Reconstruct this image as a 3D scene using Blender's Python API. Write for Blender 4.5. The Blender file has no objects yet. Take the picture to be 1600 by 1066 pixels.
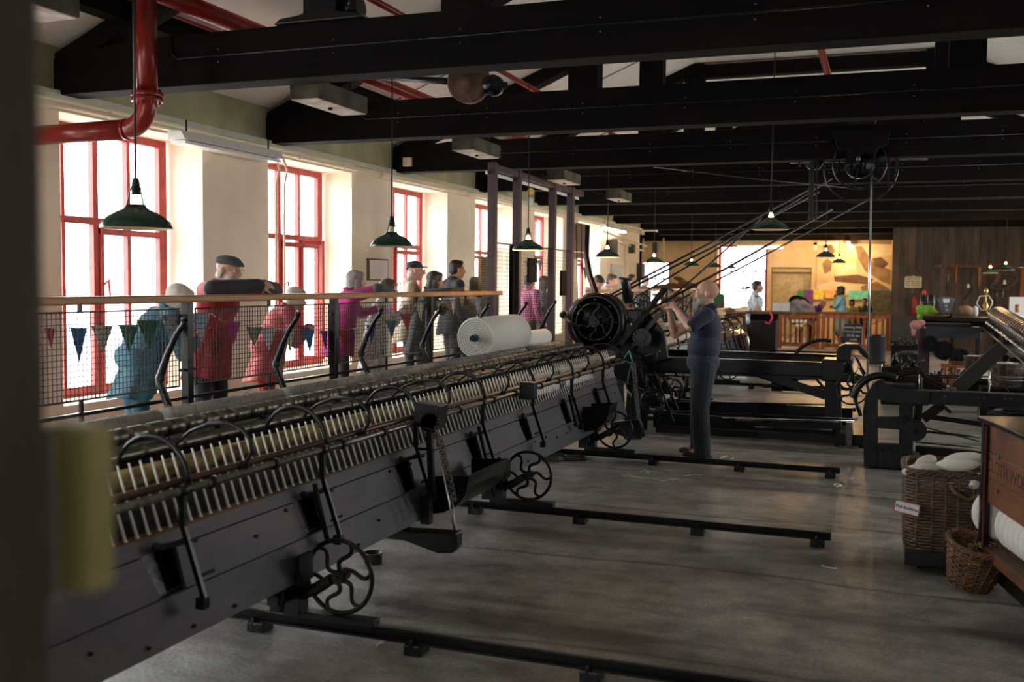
SKY = 15.5; EXPO = 0.24
import bpy, math, random
from math import sin, cos, tan, pi, radians as R, sqrt, atan2
from mathutils import Vector as V, Matrix
random.seed(7)
SC = bpy.context.scene; COL = SC.collection
# ---------------------------------------------------------------- camera geometry (measured from the photograph)
F = 1575.0; EYE = 1.72
_y, _p, _r = R(20.2), R(3.35), R(.56)
FW = V((-sin(_y)*cos(_p), cos(_y)*cos(_p), -sin(_p)))
RT0 = V((cos(_y), sin(_y), 0)); UP0 = RT0.cross(FW)
RT = RT0*cos(_r)+UP0*sin(_r); UP = UP0*cos(_r)-RT0*sin(_r)
def at(x, y, X=None, Y=None, Z=None):
    d = FW+RT*((x-800)/F)-UP*((y-533)/F)
    t = X/d.x if X is not None else Y/d.y if Y is not None else (Z-EYE)/d.z
    return d*t+V((0, 0, EYE))
# ---------------------------------------------------------------- materials
def _nt(name):
    m = bpy.data.materials.new(name); m.use_nodes = True
    n = m.node_tree; return m, n.nodes, n.links, n.nodes['Principled BSDF']
def c4(c): return (c[0], c[1], c[2], 1)
def M(name, col, rough=.5, metal=0., var=.18, scale=9., bump=0., bs=60., st=(1, 1, 1), col2=None, lo=.35, hi=.65, spec=.5, sheen=0.):
    m, N, L, B = _nt(name)
    tc = N.new('ShaderNodeTexCoord'); mp = N.new('ShaderNodeMapping'); mp.inputs['Scale'].default_value = st
    L.new(tc.outputs['Object'], mp.inputs[0])
    nz = N.new('ShaderNodeTexNoise'); nz.inputs['Scale'].default_value = scale; nz.inputs['Detail'].default_value = 5
    L.new(mp.outputs[0], nz.inputs[0])
    cr = N.new('ShaderNodeValToRGB'); L.new(nz.outputs[0], cr.inputs[0])
    a = [max(0, v*(1-var)) for v in col]; b = col2 or [min(1, v*(1+var)) for v in col]
    cr.color_ramp.elements[0].color = c4(a); cr.color_ramp.elements[1].color = c4(b)
    cr.color_ramp.elements[0].position = lo; cr.color_ramp.elements[1].position = hi
    L.new(cr.outputs[0], B.inputs['Base Color'])
    B.inputs['Roughness'].default_value = rough; B.inputs['Metallic'].default_value = metal
    B.inputs['Specular IOR Level'].default_value = spec
    if sheen: B.inputs['Sheen Weight'].default_value = sheen
    if bump:
        n2 = N.new('ShaderNodeTexNoise'); n2.inputs['Scale'].default_value = bs; n2.inputs['Detail'].default_value = 3
        L.new(mp.outputs[0], n2.inputs[0])
        bp = N.new('ShaderNodeBump'); bp.inputs['Strength'].default_value = bump; bp.inputs['Distance'].default_value = .01
        L.new(n2.outputs[0], bp.inputs['Height']); L.new(bp.outputs[0], B.inputs['Normal'])
    return m
def EM(name, col, s):
    m, N, L, B = _nt(name)
    B.inputs['Base Color'].default_value = c4(col); B.inputs['Emission Color'].default_value = c4(col)
    B.inputs['Emission Strength'].default_value = s; return m
def GLASS(name):
    m, N, L, B = _nt(name); N.remove(B)
    t = N.new('ShaderNodeBsdfTransparent'); g = N.new('ShaderNodeBsdfGlossy'); g.inputs['Roughness'].default_value = .02
    nz = N.new('ShaderNodeTexNoise'); nz.inputs['Scale'].default_value = 2
    cr = N.new('ShaderNodeValToRGB'); cr.color_ramp.elements[0].color = (.86, .88, .88, 1); cr.color_ramp.elements[1].color = (.97, .97, .96, 1)
    L.new(nz.outputs[0], cr.inputs[0]); L.new(cr.outputs[0], t.inputs[0])
    mx = N.new('ShaderNodeMixShader'); mx.inputs[0].default_value = .05
    L.new(t.outputs[0], mx.inputs[1]); L.new(g.outputs[0], mx.inputs[2]); L.new(mx.outputs[0], N['Material Output'].inputs[0]); return m
def STRIPES(name, c1, c2, scale, axis='X', rough=.6, dist=2., bands='BANDS', w=.5):
    m, N, L, B = _nt(name)
    tc = N.new('ShaderNodeTexCoord'); wv = N.new('ShaderNodeTexWave'); wv.wave_type = bands; wv.inputs['Scale'].default_value = scale
    if bands == 'BANDS': wv.bands_direction = axis
    else: wv.rings_direction = axis
    wv.inputs['Distortion'].default_value = dist; wv.inputs['Detail'].default_value = 2
    L.new(tc.outputs['Object'], wv.inputs[0])
    cr = N.new('ShaderNodeValToRGB'); cr.color_ramp.elements[0].color = c4(c1); cr.color_ramp.elements[1].color = c4(c2)
    cr.color_ramp.elements[0].position = w-.3; cr.color_ramp.elements[1].position = w+.3
    L.new(wv.outputs[1], cr.inputs[0]); L.new(cr.outputs[0], B.inputs['Base Color']); B.inputs['Roughness'].default_value = rough
    bp = N.new('ShaderNodeBump'); bp.inputs['Strength'].default_value = .25; bp.inputs['Distance'].default_value = .01
    L.new(wv.outputs[1], bp.inputs['Height']); L.new(bp.outputs[0], B.inputs['Normal']); return m
def CHECK(name, c1, c2, c3, scale, thr=.5):
    m, N, L, B = _nt(name)
    tc = N.new('ShaderNodeTexCoord'); prev = None
    for ax in 'YZ':
        wv = N.new('ShaderNodeTexWave'); wv.bands_direction = ax; wv.inputs['Scale'].default_value = scale; wv.inputs['Distortion'].default_value = .6
        L.new(tc.outputs['Object'], wv.inputs[0])
        if prev is None: prev = wv
        else:
            ad = N.new('ShaderNodeMath'); ad.operation = 'ADD'; L.new(prev.outputs[1], ad.inputs[0]); L.new(wv.outputs[1], ad.inputs[1])
    hf = N.new('ShaderNodeMath'); hf.operation = 'MULTIPLY'; hf.inputs[1].default_value = .5; L.new(ad.outputs[0], hf.inputs[0])
    cr = N.new('ShaderNodeValToRGB'); e = cr.color_ramp.elements; e[0].color = c4(c1); e[0].position = .25; e[1].color = c4(c3); e[1].position = .8
    k = e.new(thr); k.color = c4(c2)
    L.new(hf.outputs[0], cr.inputs[0]); L.new(cr.outputs[0], B.inputs['Base Color']); B.inputs['Roughness'].default_value = .8; return m
def BLOTCH(name, cols, scale, rough=.8, detail=1.5, const=False):
    m, N, L, B = _nt(name)
    tc = N.new('ShaderNodeTexCoord'); nz = N.new('ShaderNodeTexNoise'); nz.inputs['Scale'].default_value = scale; nz.inputs['Detail'].default_value = detail
    L.new(tc.outputs['Object'], nz.inputs[0]); cr = N.new('ShaderNodeValToRGB'); e = cr.color_ramp.elements
    if const: cr.color_ramp.interpolation = 'CONSTANT'
    n = len(cols); e[0].position = .3; e[0].color = c4(cols[0]); e[1].position = .7; e[1].color = c4(cols[-1])
    for i in range(1, n-1): k = e.new(.3+.4*i/(n-1)); k.color = c4(cols[i])
    L.new(nz.outputs[0], cr.inputs[0]); L.new(cr.outputs[0], B.inputs['Base Color']); B.inputs['Roughness'].default_value = rough; return m
m_iron = M('black_iron', (.0065, .007, .008), .30, .25, .3, 14, .2, 40)
m_iron2 = M('oily_iron', (.018, .020, .023), .26, .5, .35, 20, .2, 60)
m_steel = M('bright_steel', (.62, .64, .66), .25, .95, .1, 30)
m_steeld = M('worn_steel', (.16, .15, .14), .32, .85, .35, 26, .15, 90)
m_brass = M('dull_brass', (.42, .28, .09), .35, .9, .2, 20)
m_face = M('slate_painted_board', (.046, .048, .068), .5, 0, .3, 5, .25, 35, (1, .35, 1), (.074, .067, .080), spec=.4)
m_tie = M('dark_stained_timber', (.006, .0045, .004), .85, 0, .35, 3, .3, 20, (.15, 1, 1), spec=.12)
m_cream = M('cream_limewash', (.82, .73, .57), .9, 0, .07, 1.6, .5, 9)
m_coving = M('mossy_plaster', (.42, .41, .25), .9, 0, .16, 2.2, .5, 14)
m_white = M('white_ceiling_board', (.82, .80, .74), .85, 0, .05, .8)
m_redp = M('red_window_paint', (.42, .045, .035), .45, 0, .18, 8, .1)
m_redpipe = M('oxide_red_pipe', (.21, .012, .009), .28, 0, .2, 6, .06, 30)
m_paleg = M('pale_green_conduit', (.55, .58, .47), .4, 0, .08, 4)
m_hand = M('varnished_handrail', (.42, .20, .075), .4, 0, .25, 6, .15, 40, (6, .4, 6))
m_mesh = M('black_wire', (.012, .012, .013), .5, .2)
m_lampg = M('green_enamel', (.008, .035, .022), .22, 0, .2, 9)
m_lampw = M('enamel_inside', (.75, .62, .42), .4, 0, .06)
m_bulb = EM('warm_bulb', (1, .62, .22), 14.)
m_bulbd = EM('dim_filament', (1, .7, .35), 5.)
m_blk = M('black_plastic', (.008, .008, .008), .4)
m_glass = GLASS('window_glass')
m_woodbox = M('weathered_plywood', (.045, .038, .022), .8, 0, .35, 5, .3, 25, (1, 1, 1), (.095, .085, .055))
m_boxpale = M('pale_underside', (.52, .46, .38), .8, 0, .3, 6, .1, 20)
m_yarn = STRIPES('wound_yarn', (.82, .80, .72), (.92, .90, .84), 26, 'Y', .9, 1.5)
m_yarnend = STRIPES('yarn_end', (.46, .44, .40), (.82, .80, .74), 15, 'Y', .9, 4.0, 'RINGS')
m_cop = M('white_cop', (.80, .79, .74), .9, 0, .06, 40, .3, 150)
m_tan = M('felted_roller', (.21, .125, .035), .95, 0, .5, 16, .5, 60, (1, .5, 1), (.37, .27, .11))
m_purp = M('maroon_post', (.045, .022, .03), .6, 0, .25, 4, .1, 20)
m_oak = M('orange_fence_wood', (.26, .085, .03), .6, 0, .3, 4, .2, 30, (3, 3, .3))
m_brown = M('brown_wood', (.11, .055, .025), .65, 0, .3, 4, .2, 30, (1, .3, 1))
m_wick = M('brown_wicker', (.075, .040, .024), .5, 0, .4, 12, .1, 40, (1, 1, 1), (.15, .085, .05))
m_wick2 = M('tan_wicker', (.15, .075, .035), .5, 0, .35, 12, .1, 40)
m_ply = M('red_brown_ply', (.155, .045, .02), .5, 0, .4, 2.4, .15, 30, (1, 1, 2), (.22, .085, .035))
m_slate = M('chalkboard', (.02, .025, .032), .8, 0, .2)
m_chalk = M('chalk', (.7, .7, .68), .9)
m_paper = M('paper', (.80, .79, .76), .9, 0, .03)
# ---------------------------------------------------------------- mesh builder
class MB:
    def __init__(s): s.v = []; s.f = []; s.sm = []; s.mi = []; s.m = 0
    def add(s, vs, fs, smooth=False):
        o = len(s.v); s.v += [tuple(p) for p in vs]
        for f in fs: s.f.append([i+o for i in f]); s.sm.append(smooth); s.mi.append(s.m)
        return s
    def bx(s, x0, x1, y0, y1, z0, z1):
        vs = [(x, y, z) for x in (x0, x1) for y in (y0, y1) for z in (z0, z1)]
        return s.add(vs, [(0, 1, 3, 2), (4, 6, 7, 5), (0, 4, 5, 1), (2, 3, 7, 6), (0, 2, 6, 4), (1, 5, 7, 3)])
    def bar(s, p, q, w, h, up=(0, 0, 1)):
        p = V(p); q = V(q); d = (q-p).normalized(); u = V(up)
        if abs(d.dot(u)) > .98: u = V((0, 1, 0))
        a = d.cross(u).normalized()*(w/2); b = a.cross(d).normalized()*(h/2)
        vs = [c+i*a+j*b for c in (p, q) for i in (-1, 1) for j in (-1, 1)]
        return s.add(vs, [(0, 1, 3, 2), (4, 6, 7, 5), (0, 4, 5, 1), (2, 3, 7, 6), (0, 2, 6, 4), (1, 5, 7, 3)])
    def tube(s, pts, r, n=8, closed=False, flat=1.):
        pts = [V(p) for p in pts]; k = len(pts); rr = r if isinstance(r, (list, tuple)) else [r]*k
        vs = []; u = None
        for i, p in enumerate(pts):
            a = pts[(i-1) % k] if (i or closed) else p; b = pts[(i+1) % k] if (i < k-1 or closed) else p
            t = (b-a).normalized() if (b-a).length > 1e-9 else V((0, 0, 1))
            if u is None:
                u = t.cross(V((0, 0, 1)));
                if u.length < .05: u = t.cross(V((0, 1, 0)))
                u.normalize()
            else:
                u = (u-t*u.dot(t)); u.normalize()
            w = t.cross(u)
            for j in range(n): vs.append(p+(u*cos(2*pi*j/n)+w*sin(2*pi*j/n)*flat)*rr[i])
        fs = []
        for i in range(k if closed else k-1):
            i2 = (i+1) % k
            for j in range(n): fs.append((i*n+j, i*n+(j+1) % n, i2*n+(j+1) % n, i2*n+j))
        o = len(s.v); s.add(vs, fs, True)
        if not closed:
            s.f.append([o+j for j in range(n)][::-1]); s.sm.append(False); s.mi.append(s.m)
            s.f.append([o+(k-1)*n+j for j in range(n)]); s.sm.append(False); s.mi.append(s.m)
        return s
    def cyl(s, p, q, r, r2=None, n=14): return s.tube([p, q], [r, r if r2 is None else r2], n)
    def ring(s, c, rad, r, axis='Y', n=28, k=6, a0=0, a1=360, flat=1.):
        full = (a1-a0) >= 360; pts = []
        for i in range(n if full else n+1):
            a = R(a0+(a1-a0)*i/n); q = (rad*cos(a), rad*sin(a))
            pts.append(V(c)+V({'Y': (q[0], 0, q[1]), 'X': (0, q[0], q[1]), 'Z': (q[0], q[1], 0)}[axis]))
        return s.tube(pts, r, k, full, flat)
    def lathe(s, prof, c=(0, 0, 0), axis='Z', n=24, smooth=True, sh=None):
        vs = []; c = V(c)
        for r, z in prof:
            for j in range(n):
                a = 2*pi*j/n; x, y = r*cos(a), r*sin(a)
                vs.append(c+V({'Z': (x, y, z), 'Y': (x, z, y), 'X': (z, x, y)}[axis]))
        fs = [(i*n+j, i*n+(j+1) % n, (i+1)*n+(j+1) % n, (i+1)*n+j) for i in range(len(prof)-1) for j in range(n)]
        return s.add(vs, fs, smooth)
    def ell(s, c, r, rot=None, nu=16, nv=10):
        vs = []; c = V(c); m = rot or Matrix.Identity(3)
        for i in range(nv+1):
            t = pi*i/nv
            for j in range(nu):
                a = 2*pi*j/nu; vs.append(c+m @ V((r[0]*sin(t)*cos(a), r[1]*sin(t)*sin(a), r[2]*cos(t))))
        fs = [(i*nu+j, i*nu+(j+1) % nu, (i+1)*nu+(j+1) % nu, (i+1)*nu+j) for i in range(nv) for j in range(nu)]
        return s.add(vs, fs, True)
    def cap(s, p, q, r0, r1, n=12):
        p = V(p); q = V(q); d = q-p; l = d.length
        if l < 1e-6: return s.ell(p, (r0,)*3)
        d /= l; pts = []; rr = []
        for i in range(5): a = pi/2*i/4; pts.append(p-d*r0*cos(a)); rr.append(max(r0*sin(a), r0*.02))
        for i in range(5): a = pi/2*i/4; pts.append(q+d*r1*sin(a)); rr.append(max(r1*cos(a), r1*.02))
        return s.tube(pts, rr, n)
    def prism(s, pts, axis, a, b):
        f = {'Y': lambda p, t: (p[0], t, p[1]), 'X': lambda p, t: (t, p[0], p[1]), 'Z': lambda p, t: (p[0], p[1], t)}[axis]
        n = len(pts); vs = [f(p, a) for p in pts]+[f(p, b) for p in pts]
        return s.add(vs, [list(range(n))[::-1], list(range(n, 2*n))]+[(i, (i+1) % n, n+(i+1) % n, n+i) for i in range(n)])
    def xf(s, m):
        s.v = [tuple(m @ V(p)) for p in s.v]; return s
    def build(s, name, mat, parent=None, bev=0., fuse=0., smooth=False, sub=0, at=None):
        o0 = ORG.get(parent.name, V((0, 0, 0))) if parent else (V(at) if at else V((0, 0, 0)))
        me = bpy.data.meshes.new(name)
        me.from_pydata([tuple(V(p)-o0) for p in s.v], [], s.f)
        for m in (mat if isinstance(mat, (list, tuple)) else [mat]): me.materials.append(m)
        me.polygons.foreach_set('use_smooth', [True]*len(s.f) if smooth else s.sm)
        me.polygons.foreach_set('material_index', s.mi)
        me.update()
        o = bpy.data.objects.new(name, me); COL.objects.link(o)
        if parent: o.parent = parent
        elif at: o.location = at
        ORG[o.name] = o0
        if fuse:
            r = o.modifiers.new('Remesh', 'REMESH'); r.mode = 'VOXEL'; r.voxel_size = fuse; r.use_smooth_shade = True
            k = o.modifiers.new('Smooth', 'SMOOTH'); k.factor = .5; k.iterations = 5
        if bev:
            b = o.modifiers.new('Bevel', 'BEVEL'); b.width = bev; b.segments = 2; b.limit_method = 'ANGLE'; b.angle_limit = R(40)
        return o
ORG = {}
def tag(o, label, cat, group=None, kind=None):
    o['label'] = label; o['category'] = cat
    if group: o['group'] = group
    if kind: o['kind'] = kind
    return o
def thing(name, label, cat, loc=(0, 0, 0), group=None):
    o = bpy.data.objects.new(name, None); COL.objects.link(o); o.location = loc; o.empty_display_size = .1
    ORG[o.name] = V(loc); return tag(o, label, cat, group)
def struct(o): o['kind'] = 'structure'; return o
KIDS = {}
def children(o): return [c for c in bpy.data.objects if c.parent == o]
def copy_tree(o, parent=None):
    c = o.copy(); COL.objects.link(c); c.parent = parent; ORG[c.name] = ORG.get(o.name, V((0, 0, 0)))
    for ch in list(o.children): copy_tree(ch, c)
    return c
def place(o, loc, rz=0, label=None, group=None):
    c = copy_tree(o); c.location = loc; c.rotation_euler = (0, 0, rz)
    if label: c['label'] = label
    if group: c['group'] = group
    return c
# ================================================================ THE SETTING
WX, WO = -6.55, -7.12; YEND, YF = 28.5, 34.7; XR = 4.75; PITCH = 3.075
def floor_mat():
    m, N, L, B = _nt('worn_concrete'); tc = N.new('ShaderNodeTexCoord')
    def nz(sc, st, det=6):
        mp = N.new('ShaderNodeMapping'); mp.inputs['Scale'].default_value = st; L.new(tc.outputs['Object'], mp.inputs[0])
        n = N.new('ShaderNodeTexNoise'); n.inputs['Scale'].default_value = sc; n.inputs['Detail'].default_value = det; n.inputs['Roughness'].default_value = .6; L.new(mp.outputs[0], n.inputs[0]); return n
    def ramp(n, *st):
        cr = N.new('ShaderNodeValToRGB'); e = cr.color_ramp.elements
        e[0].position, e[0].color = st[0][0], c4(st[0][1]); e[1].position, e[1].color = st[-1][0], c4(st[-1][1])
        for p, c in st[1:-1]: k = e.new(p); k.color = c4(c)
        L.new(n.outputs[0], cr.inputs[0]); return cr
    def mix(a, b, f, mode='MIX'):
        x = N.new('ShaderNodeMix'); x.data_type = 'RGBA'; x.blend_type = mode
        if isinstance(f, float): x.inputs[0].default_value = f
        else: L.new(f, x.inputs[0])
        L.new(a, x.inputs[6]); L.new(b, x.inputs[7]); return x.outputs[2]
    base = ramp(nz(1.3, (.5, 1, 1)), (.3, (.17, .165, .150)), (.5, (.30, .29, .27)), (.7, (.43, .42, .39)))
    fine = ramp(nz(55, (1, 1, 1), 3), (.3, (.62,)*3), (.7, (1.25,)*3))
    c = mix(base.outputs[0], fine.outputs[0], 1., 'MULTIPLY')
    st = ramp(nz(.9, (.35, 1.6, 1), 4), (.54, (1,)*3), (.66, (.33, .31, .29)))      # oily patches
    c = mix(c, st.outputs[0], 1., 'MULTIPLY')
    lines = ramp(nz(3.2, (.06, 1.4, 1), 2), (.32, (.55,)*3), (.40, (1,)*3))      # scuffs across the bay
    c = mix(c, lines.outputs[0], .45, 'MULTIPLY')
    mid = ramp(nz(6, (.8, 1, 1), 8), (.36, (.68, .67, .65)), (.62, (1.22, 1.22, 1.2))); c = mix(c, mid.outputs[0], 1., 'MULTIPLY')
    wv = N.new('ShaderNodeTexWave'); wv.bands_direction = 'Y'; wv.inputs['Scale'].default_value = .21; wv.inputs['Distortion'].default_value = 1.1; wv.inputs['Detail'].default_value = 3; wv.inputs['Detail Scale'].default_value = 2.5
    L.new(tc.outputs['Object'], wv.inputs[0]); cr = N.new('ShaderNodeValToRGB'); e = cr.color_ramp.elements; e[0].position = .0; e[0].color = (.35, .33, .31, 1); e[1].position = .004; e[1].color = (1, 1, 1, 1)
    L.new(wv.outputs[1], cr.inputs[0]); c = mix(c, cr.outputs[0], .8, 'MULTIPLY')
    rs = ramp(nz(.75, (.6, 2.2, 1), 2), (.66, (0,)*3), (.74, (1,)*3)); rust = N.new('ShaderNodeRGB'); rust.outputs[0].default_value = (.19, .085, .03, 1)
    rf = N.new('ShaderNodeMath'); rf.operation = 'MULTIPLY'; rf.inputs[1].default_value = .75; L.new(rs.outputs[0], rf.inputs[0])
    c = mix(c, rust.outputs[0], rf.outputs[0])
    L.new(c, B.inputs['Base Color'])
    rr = N.new('ShaderNodeMapRange'); rr.inputs[3].default_value = .26; rr.inputs[4].default_value = .52; L.new(nz(6, (1, 1, 1)).outputs[0], rr.inputs[0]); L.new(rr.outputs[0], B.inputs['Roughness'])
    bp = N.new('ShaderNodeBump'); bp.inputs['Strength'].default_value = .35; bp.inputs['Distance'].default_value = .01
    L.new(nz(38, (1, 1, 1), 5).outputs[0], bp.inputs['Height']); L.new(bp.outputs[0], B.inputs['Normal']); return m
struct(MB().bx(-9.6, XR+.4, -2.6, YF+.4, -.12, 0).build('floor', floor_mat()))
m_walk = M('walkway_boards', (.30, .27, .23), .6, 0, .2, 3)
struct(MB().bx(WX, -4.66, -2.3, YEND, .002, .34).build('trim_1', m_walk))                         # raised visitors' walkway
WIN = [(6.76+PITCH*k, 8.58+PITCH*k) for k in range(-3, 6)]
ZB, ZT = .62, 3.12
def wall_with_windows(x0, x1, wins, y0, y1, zt, ymarg=.04):
    m = MB(); yy = y0
    for a, b in wins:
        m.bx(x0, x1, yy, a-ymarg, 0, zt); m.bx(x0, x1, a-ymarg, b+ymarg, 0, ZB); m.bx(x0, x1, a-ymarg, b+ymarg, ZT, zt); yy = b+ymarg
    m.bx(x0, x1, yy, y1, 0, zt); return m
struct(wall_with_windows(WO, WX, WIN, -2.6, YEND, 3.58).build('wall_left', m_cream))
m = MB()
for k, (a, b) in enumerate(WIN):                      # plastered splays: the far reveal of each window opens out a little
    m.prism([(-7.02, b+.04), (WX+.002, b+.041), (WX+.002, b+.09)], 'Z', ZB, ZT) if 0 else None
WR = [(6.76+PITCH*k, 8.58+PITCH*k) for k in range(1, 6)]
struct(wall_with_windows(XR, XR+.55, WR, -2.6, YF+.2, 3.58).build('wall_right', m_cream))
# back wall behind the camera, with two windows
m = MB(); m.bx(-7.1, XR+.5, -2.6, -2.3, 0, .9).bx(-7.1, XR+.5, -2.6, -2.3, 3.0, 5.4).bx(-7.1, -5.2, -2.6, -2.3, .9, 3).bx(-3.4, XR+.5, -2.6, -2.3, .9, 3)
struct(m.build('wall_near', m_cream))
# far wall (with two windows and a recess)
m_farw = M('ochre_plaster', (.62, .47, .28), .9, 0, .12, 1.5, .3, 10)
def fx(px): return at(px, 430, Y=YF).x
def fz(py, px=1200): return at(px, py, Y=YF).z
fw = [(fx(995), fx(1047), .9, 2.5), (fx(1121), fx(1199), .75, 3.05)]
dr = (fx(1205), fx(1268), .0, fz(418, 1240))
m = MB(); ZFT = 5.4; y0, y1 = YF, YF+.5
xs = [-9.6, fw[0][0], fw[0][1], fw[1][0], fw[1][1], dr[0], dr[1], XR+.5]
m.bx(xs[0], xs[1], y0, y1, 0, ZFT).bx(xs[2], xs[3], y0, y1, 0, ZFT).bx(xs[4], xs[5], y0, y1, 0, ZFT).bx(xs[6], xs[7], y0, y1, 0, ZFT)
for a, b, z0, z1 in fw: m.bx(a, b, y0, y1, 0, z0); m.bx(a, b, y0, y1, z1, ZFT)
m.bx(dr[0], dr[1], y0, y1, dr[3], ZFT).bx(dr[0], dr[1], y0+.3, y1, 0, dr[3])
struct(m.build('wall_far', m_farw))
m = MB().bx(dr[0]+.02, dr[1]-.02, YF+.24, YF+.295, .01, dr[3]-.18); m.bx(dr[0]+.02, dr[1]-.02, YF+.1, YF+.29, dr[3]-.15, dr[3]-.02)
struct(m.build('door_1', M('buff_door', (.46, .40, .26), .6)))
# end room side wall and return
struct(MB().bx(-10, -9.6, YEND, YF+.5, 0, 5.4).bx(-9.6, WX, YEND-.3, YEND, 0, 3.58).build('wall_end', m_cream))
# ceiling: sloping boards, flat middle, mirrored slope
m = MB(); S = [(-9.7, 3.0), (-6.72, 3.56), (-2.85, 5.16), (.62, 5.16), (4.95, 3.5)]; T_ = .08
S = [(-7.1, 3.42), (-6.7, 3.58), (-2.85, 5.16), (.62, 5.16), (XR+.1, 3.5), (XR+.5, 3.4)]
for (xa, za), (xb, zb) in zip(S, S[1:]): m.prism([(xa, za), (xb, zb), (xb, zb+T_), (xa, za+T_)], 'Y', -2.6, YF+.4)
m.bx(-10, -6.9, YEND, YF+.5, 3.5, 3.6)
struct(m.build('ceiling', m_white))
# coving strip on the left wall head
struct(MB().prism([(WX-.1, 3.24), (WX+.01, 3.24), (WX+.01, 3.66), (WX-.1, 3.6)], 'Y', -2.3, YEND).build('trim_2', m_coving))
# board joints of the ceiling, thin grey strips
m = MB()
for k in range(12):
    y = .6+k*1.54
    m.bar((-6.6, y, 3.612), (-2.85, y, 5.150), .02, .01, (0, 1, 0))
struct(m.build('trim_3', M('joint_grey', (.32, .31, .28), .9)))
# windows: red frames, glass
def window(n, a, b, x, side=1, y_axis=True, zb=ZB, zt=ZT):
    w = b-a; q = w/4
    fr = MB()
    def seg(u0, u1, z0, z1, t0=-.03, t1=.035):
        if y_axis: fr.bx(x+t0, x+t1, u0, u1, z0, z1)
        else: fr.bx(u0, u1, x+t0, x+t1, z0, z1)
    seg(a, a+.085, zb, zt); seg(b-.11, b, zb, zt); seg(a+.08, b-.105, zt-.075, zt, -.028, .033); seg(a+.08, b-.105, zb, zb+.09, -.028, .033)
    if y_axis:
        seg(a+.08, b-.105, 2.22, 2.285, -.027, .032); seg(b-1.03, b-.965, zb, zt); seg(b-.575, b-.53, zb, zt); seg(a+.4, a+.44, zb, zt)
        seg(b-.96, b-.92, zb, 2.22, -.04, .06); seg(b-.62, b-.5, 2.06, 2.2, 0, .01) if 0 else None
        seg(b-.96, b-.1, 2.13, 2.19, -.04, .055)
    else:
        for i in range(1, 4): seg(a+w*i/4-.02, a+w*i/4+.02, zb, zt)
        seg(a, b, zb+(zt-zb)*.6, zb+(zt-zb)*.6+.05)
    o = struct(fr.build('window_%d' % n, m_redp, bev=.006))
    g = MB()
    if y_axis: g.bx(x-.004, x+.002, a+.05, b-.05, zb+.05, zt-.05)
    else: g.bx(a+.05, b-.05, x-.004, x+.002, zb+.05, zt-.05)
    g.build('pane', m_glass, o)
    if y_axis and side > 0 and 5 < a < 16:       # little latch on the casement
        h = MB(); yy = b-.94
        h.tube([(x+.06, yy+.01, 1.66), (x+.10, yy+.02, 1.70), (x+.11, yy+.02, 1.62), (x+.10, yy+.04, 1.55), (x+.12, yy+.08, 1.50), (x+.11, yy+.11, 1.50)], [.012, .016, .012, .009, .010, .006], 7)
        h.build('latch', m_redp, o)
    return o
n = 1
for a, b in WIN: window(n, a, b, -7.0); n += 1
for a, b in WR: window(n, a, b, XR+.45, -1); n += 1
for a, b, z0, z1 in fw: window(n, a, b, YF+.3, 1, False, z0, z1); n += 1
for a, b in ((-5.2, -3.4),): window(n, a, b, -2.45, 1, False, .9, 3.0); n += 1
# open casement standing into the room at the second window
y1_, x1_ = at(503, 378, X=-6.78).y, -6.78
wo = [o for o in bpy.data.objects if o.name == 'window_5'][0]
m = MB(); P0, P1 = (-6.97, 11.15), (x1_, y1_)
for z in (.72, 2.2): m.bar((*P0, z), (*P1, z), .05, .055)
for P_ in (P0, P1): m.bar((*P_, .70), (*P_, 2.225), .05, .05)
m.build('open_casement', m_redp, wo, .005)
MB().bar((P0[0], P0[1], 1.46), (P1[0], P1[1], 1.46), .004, 1.44).build('casement_pane', m_glass, wo)
# ---------------------------------------------------------------- roof trusses
m_bolt = M('bolt_head', (.16, .16, .15), .4, .6)
CLIP = []
def truss(y, label, lo=False):
    t = thing('roof_truss', label, 'roof truss', (-1.1, y, 3.245), 'dark timber roof trusses')
    h = .12
    prof = [(-6.69, 3.235), (4.6, 3.235), (4.6, 3.52), (3.6, 3.92), (3.0, 3.64), (-5.12, 3.64), (-5.62, 3.95), (-6.69, 3.52)]
    prof = [(-6.69, 3.24), (4.6, 3.24), (4.6, 3.64), (-5.7, 3.64), (-6.6, 3.53), (-6.69, 3.50)]
    MB().prism(prof, 'Y', y-h, y+h).build('tie_beam', m_tie, t, .008)
    MB().prism([(-6.66, 3.36), (-2.9, 4.98), (-2.9, 5.15), (-3.0, 5.13), (-6.66, 3.53)], 'Y', y-h+.01, y+h-.01).build('rafter', m_tie, t)
    MB().prism([(4.58, 3.36), (.75, 4.98), (.75, 5.13), (4.58, 3.53)], 'Y', y-h+.01, y+h-.01).build('rafter', m_tie, t)
    for x in (-3.02, .48): MB().bx(x, x+.3, y-h+.015, y+h-.015, 3.62, 5.14).build('queen_post', m_tie, t)
    MB().bx(-2.72, .48, y-.1, y+.1, 4.92, 5.12).build('straining_beam', m_tie, t)
    # thin conduit clipped along the near face, with pairs of bright clips
    c = MB(); yy = y-h-.012
    c.tube([(-5.35, yy, 3.64), (-5.33, yy, 3.49), (-5.28, yy, 3.45), (4.4, yy, 3.45)], .009, 6); c.build('conduit', m_iron2, t)
    for k in range(9):
        x = -4.9+k*1.02
        for dz in (-.045, .05):
            if CLIP: c = CLIP[0].copy(); COL.objects.link(c)
            else: c = MB().ell((0, 0, 0), (.007, .006, .007), None, 8, 5).build('clip', m_bolt); CLIP.append(c)
            c.parent = t; c.location = V((x, yy+.006, 3.45+dz))-ORG[t.name]
    return t
TY = [6.78+3.08*k for k in range(-2, 9)]
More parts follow.
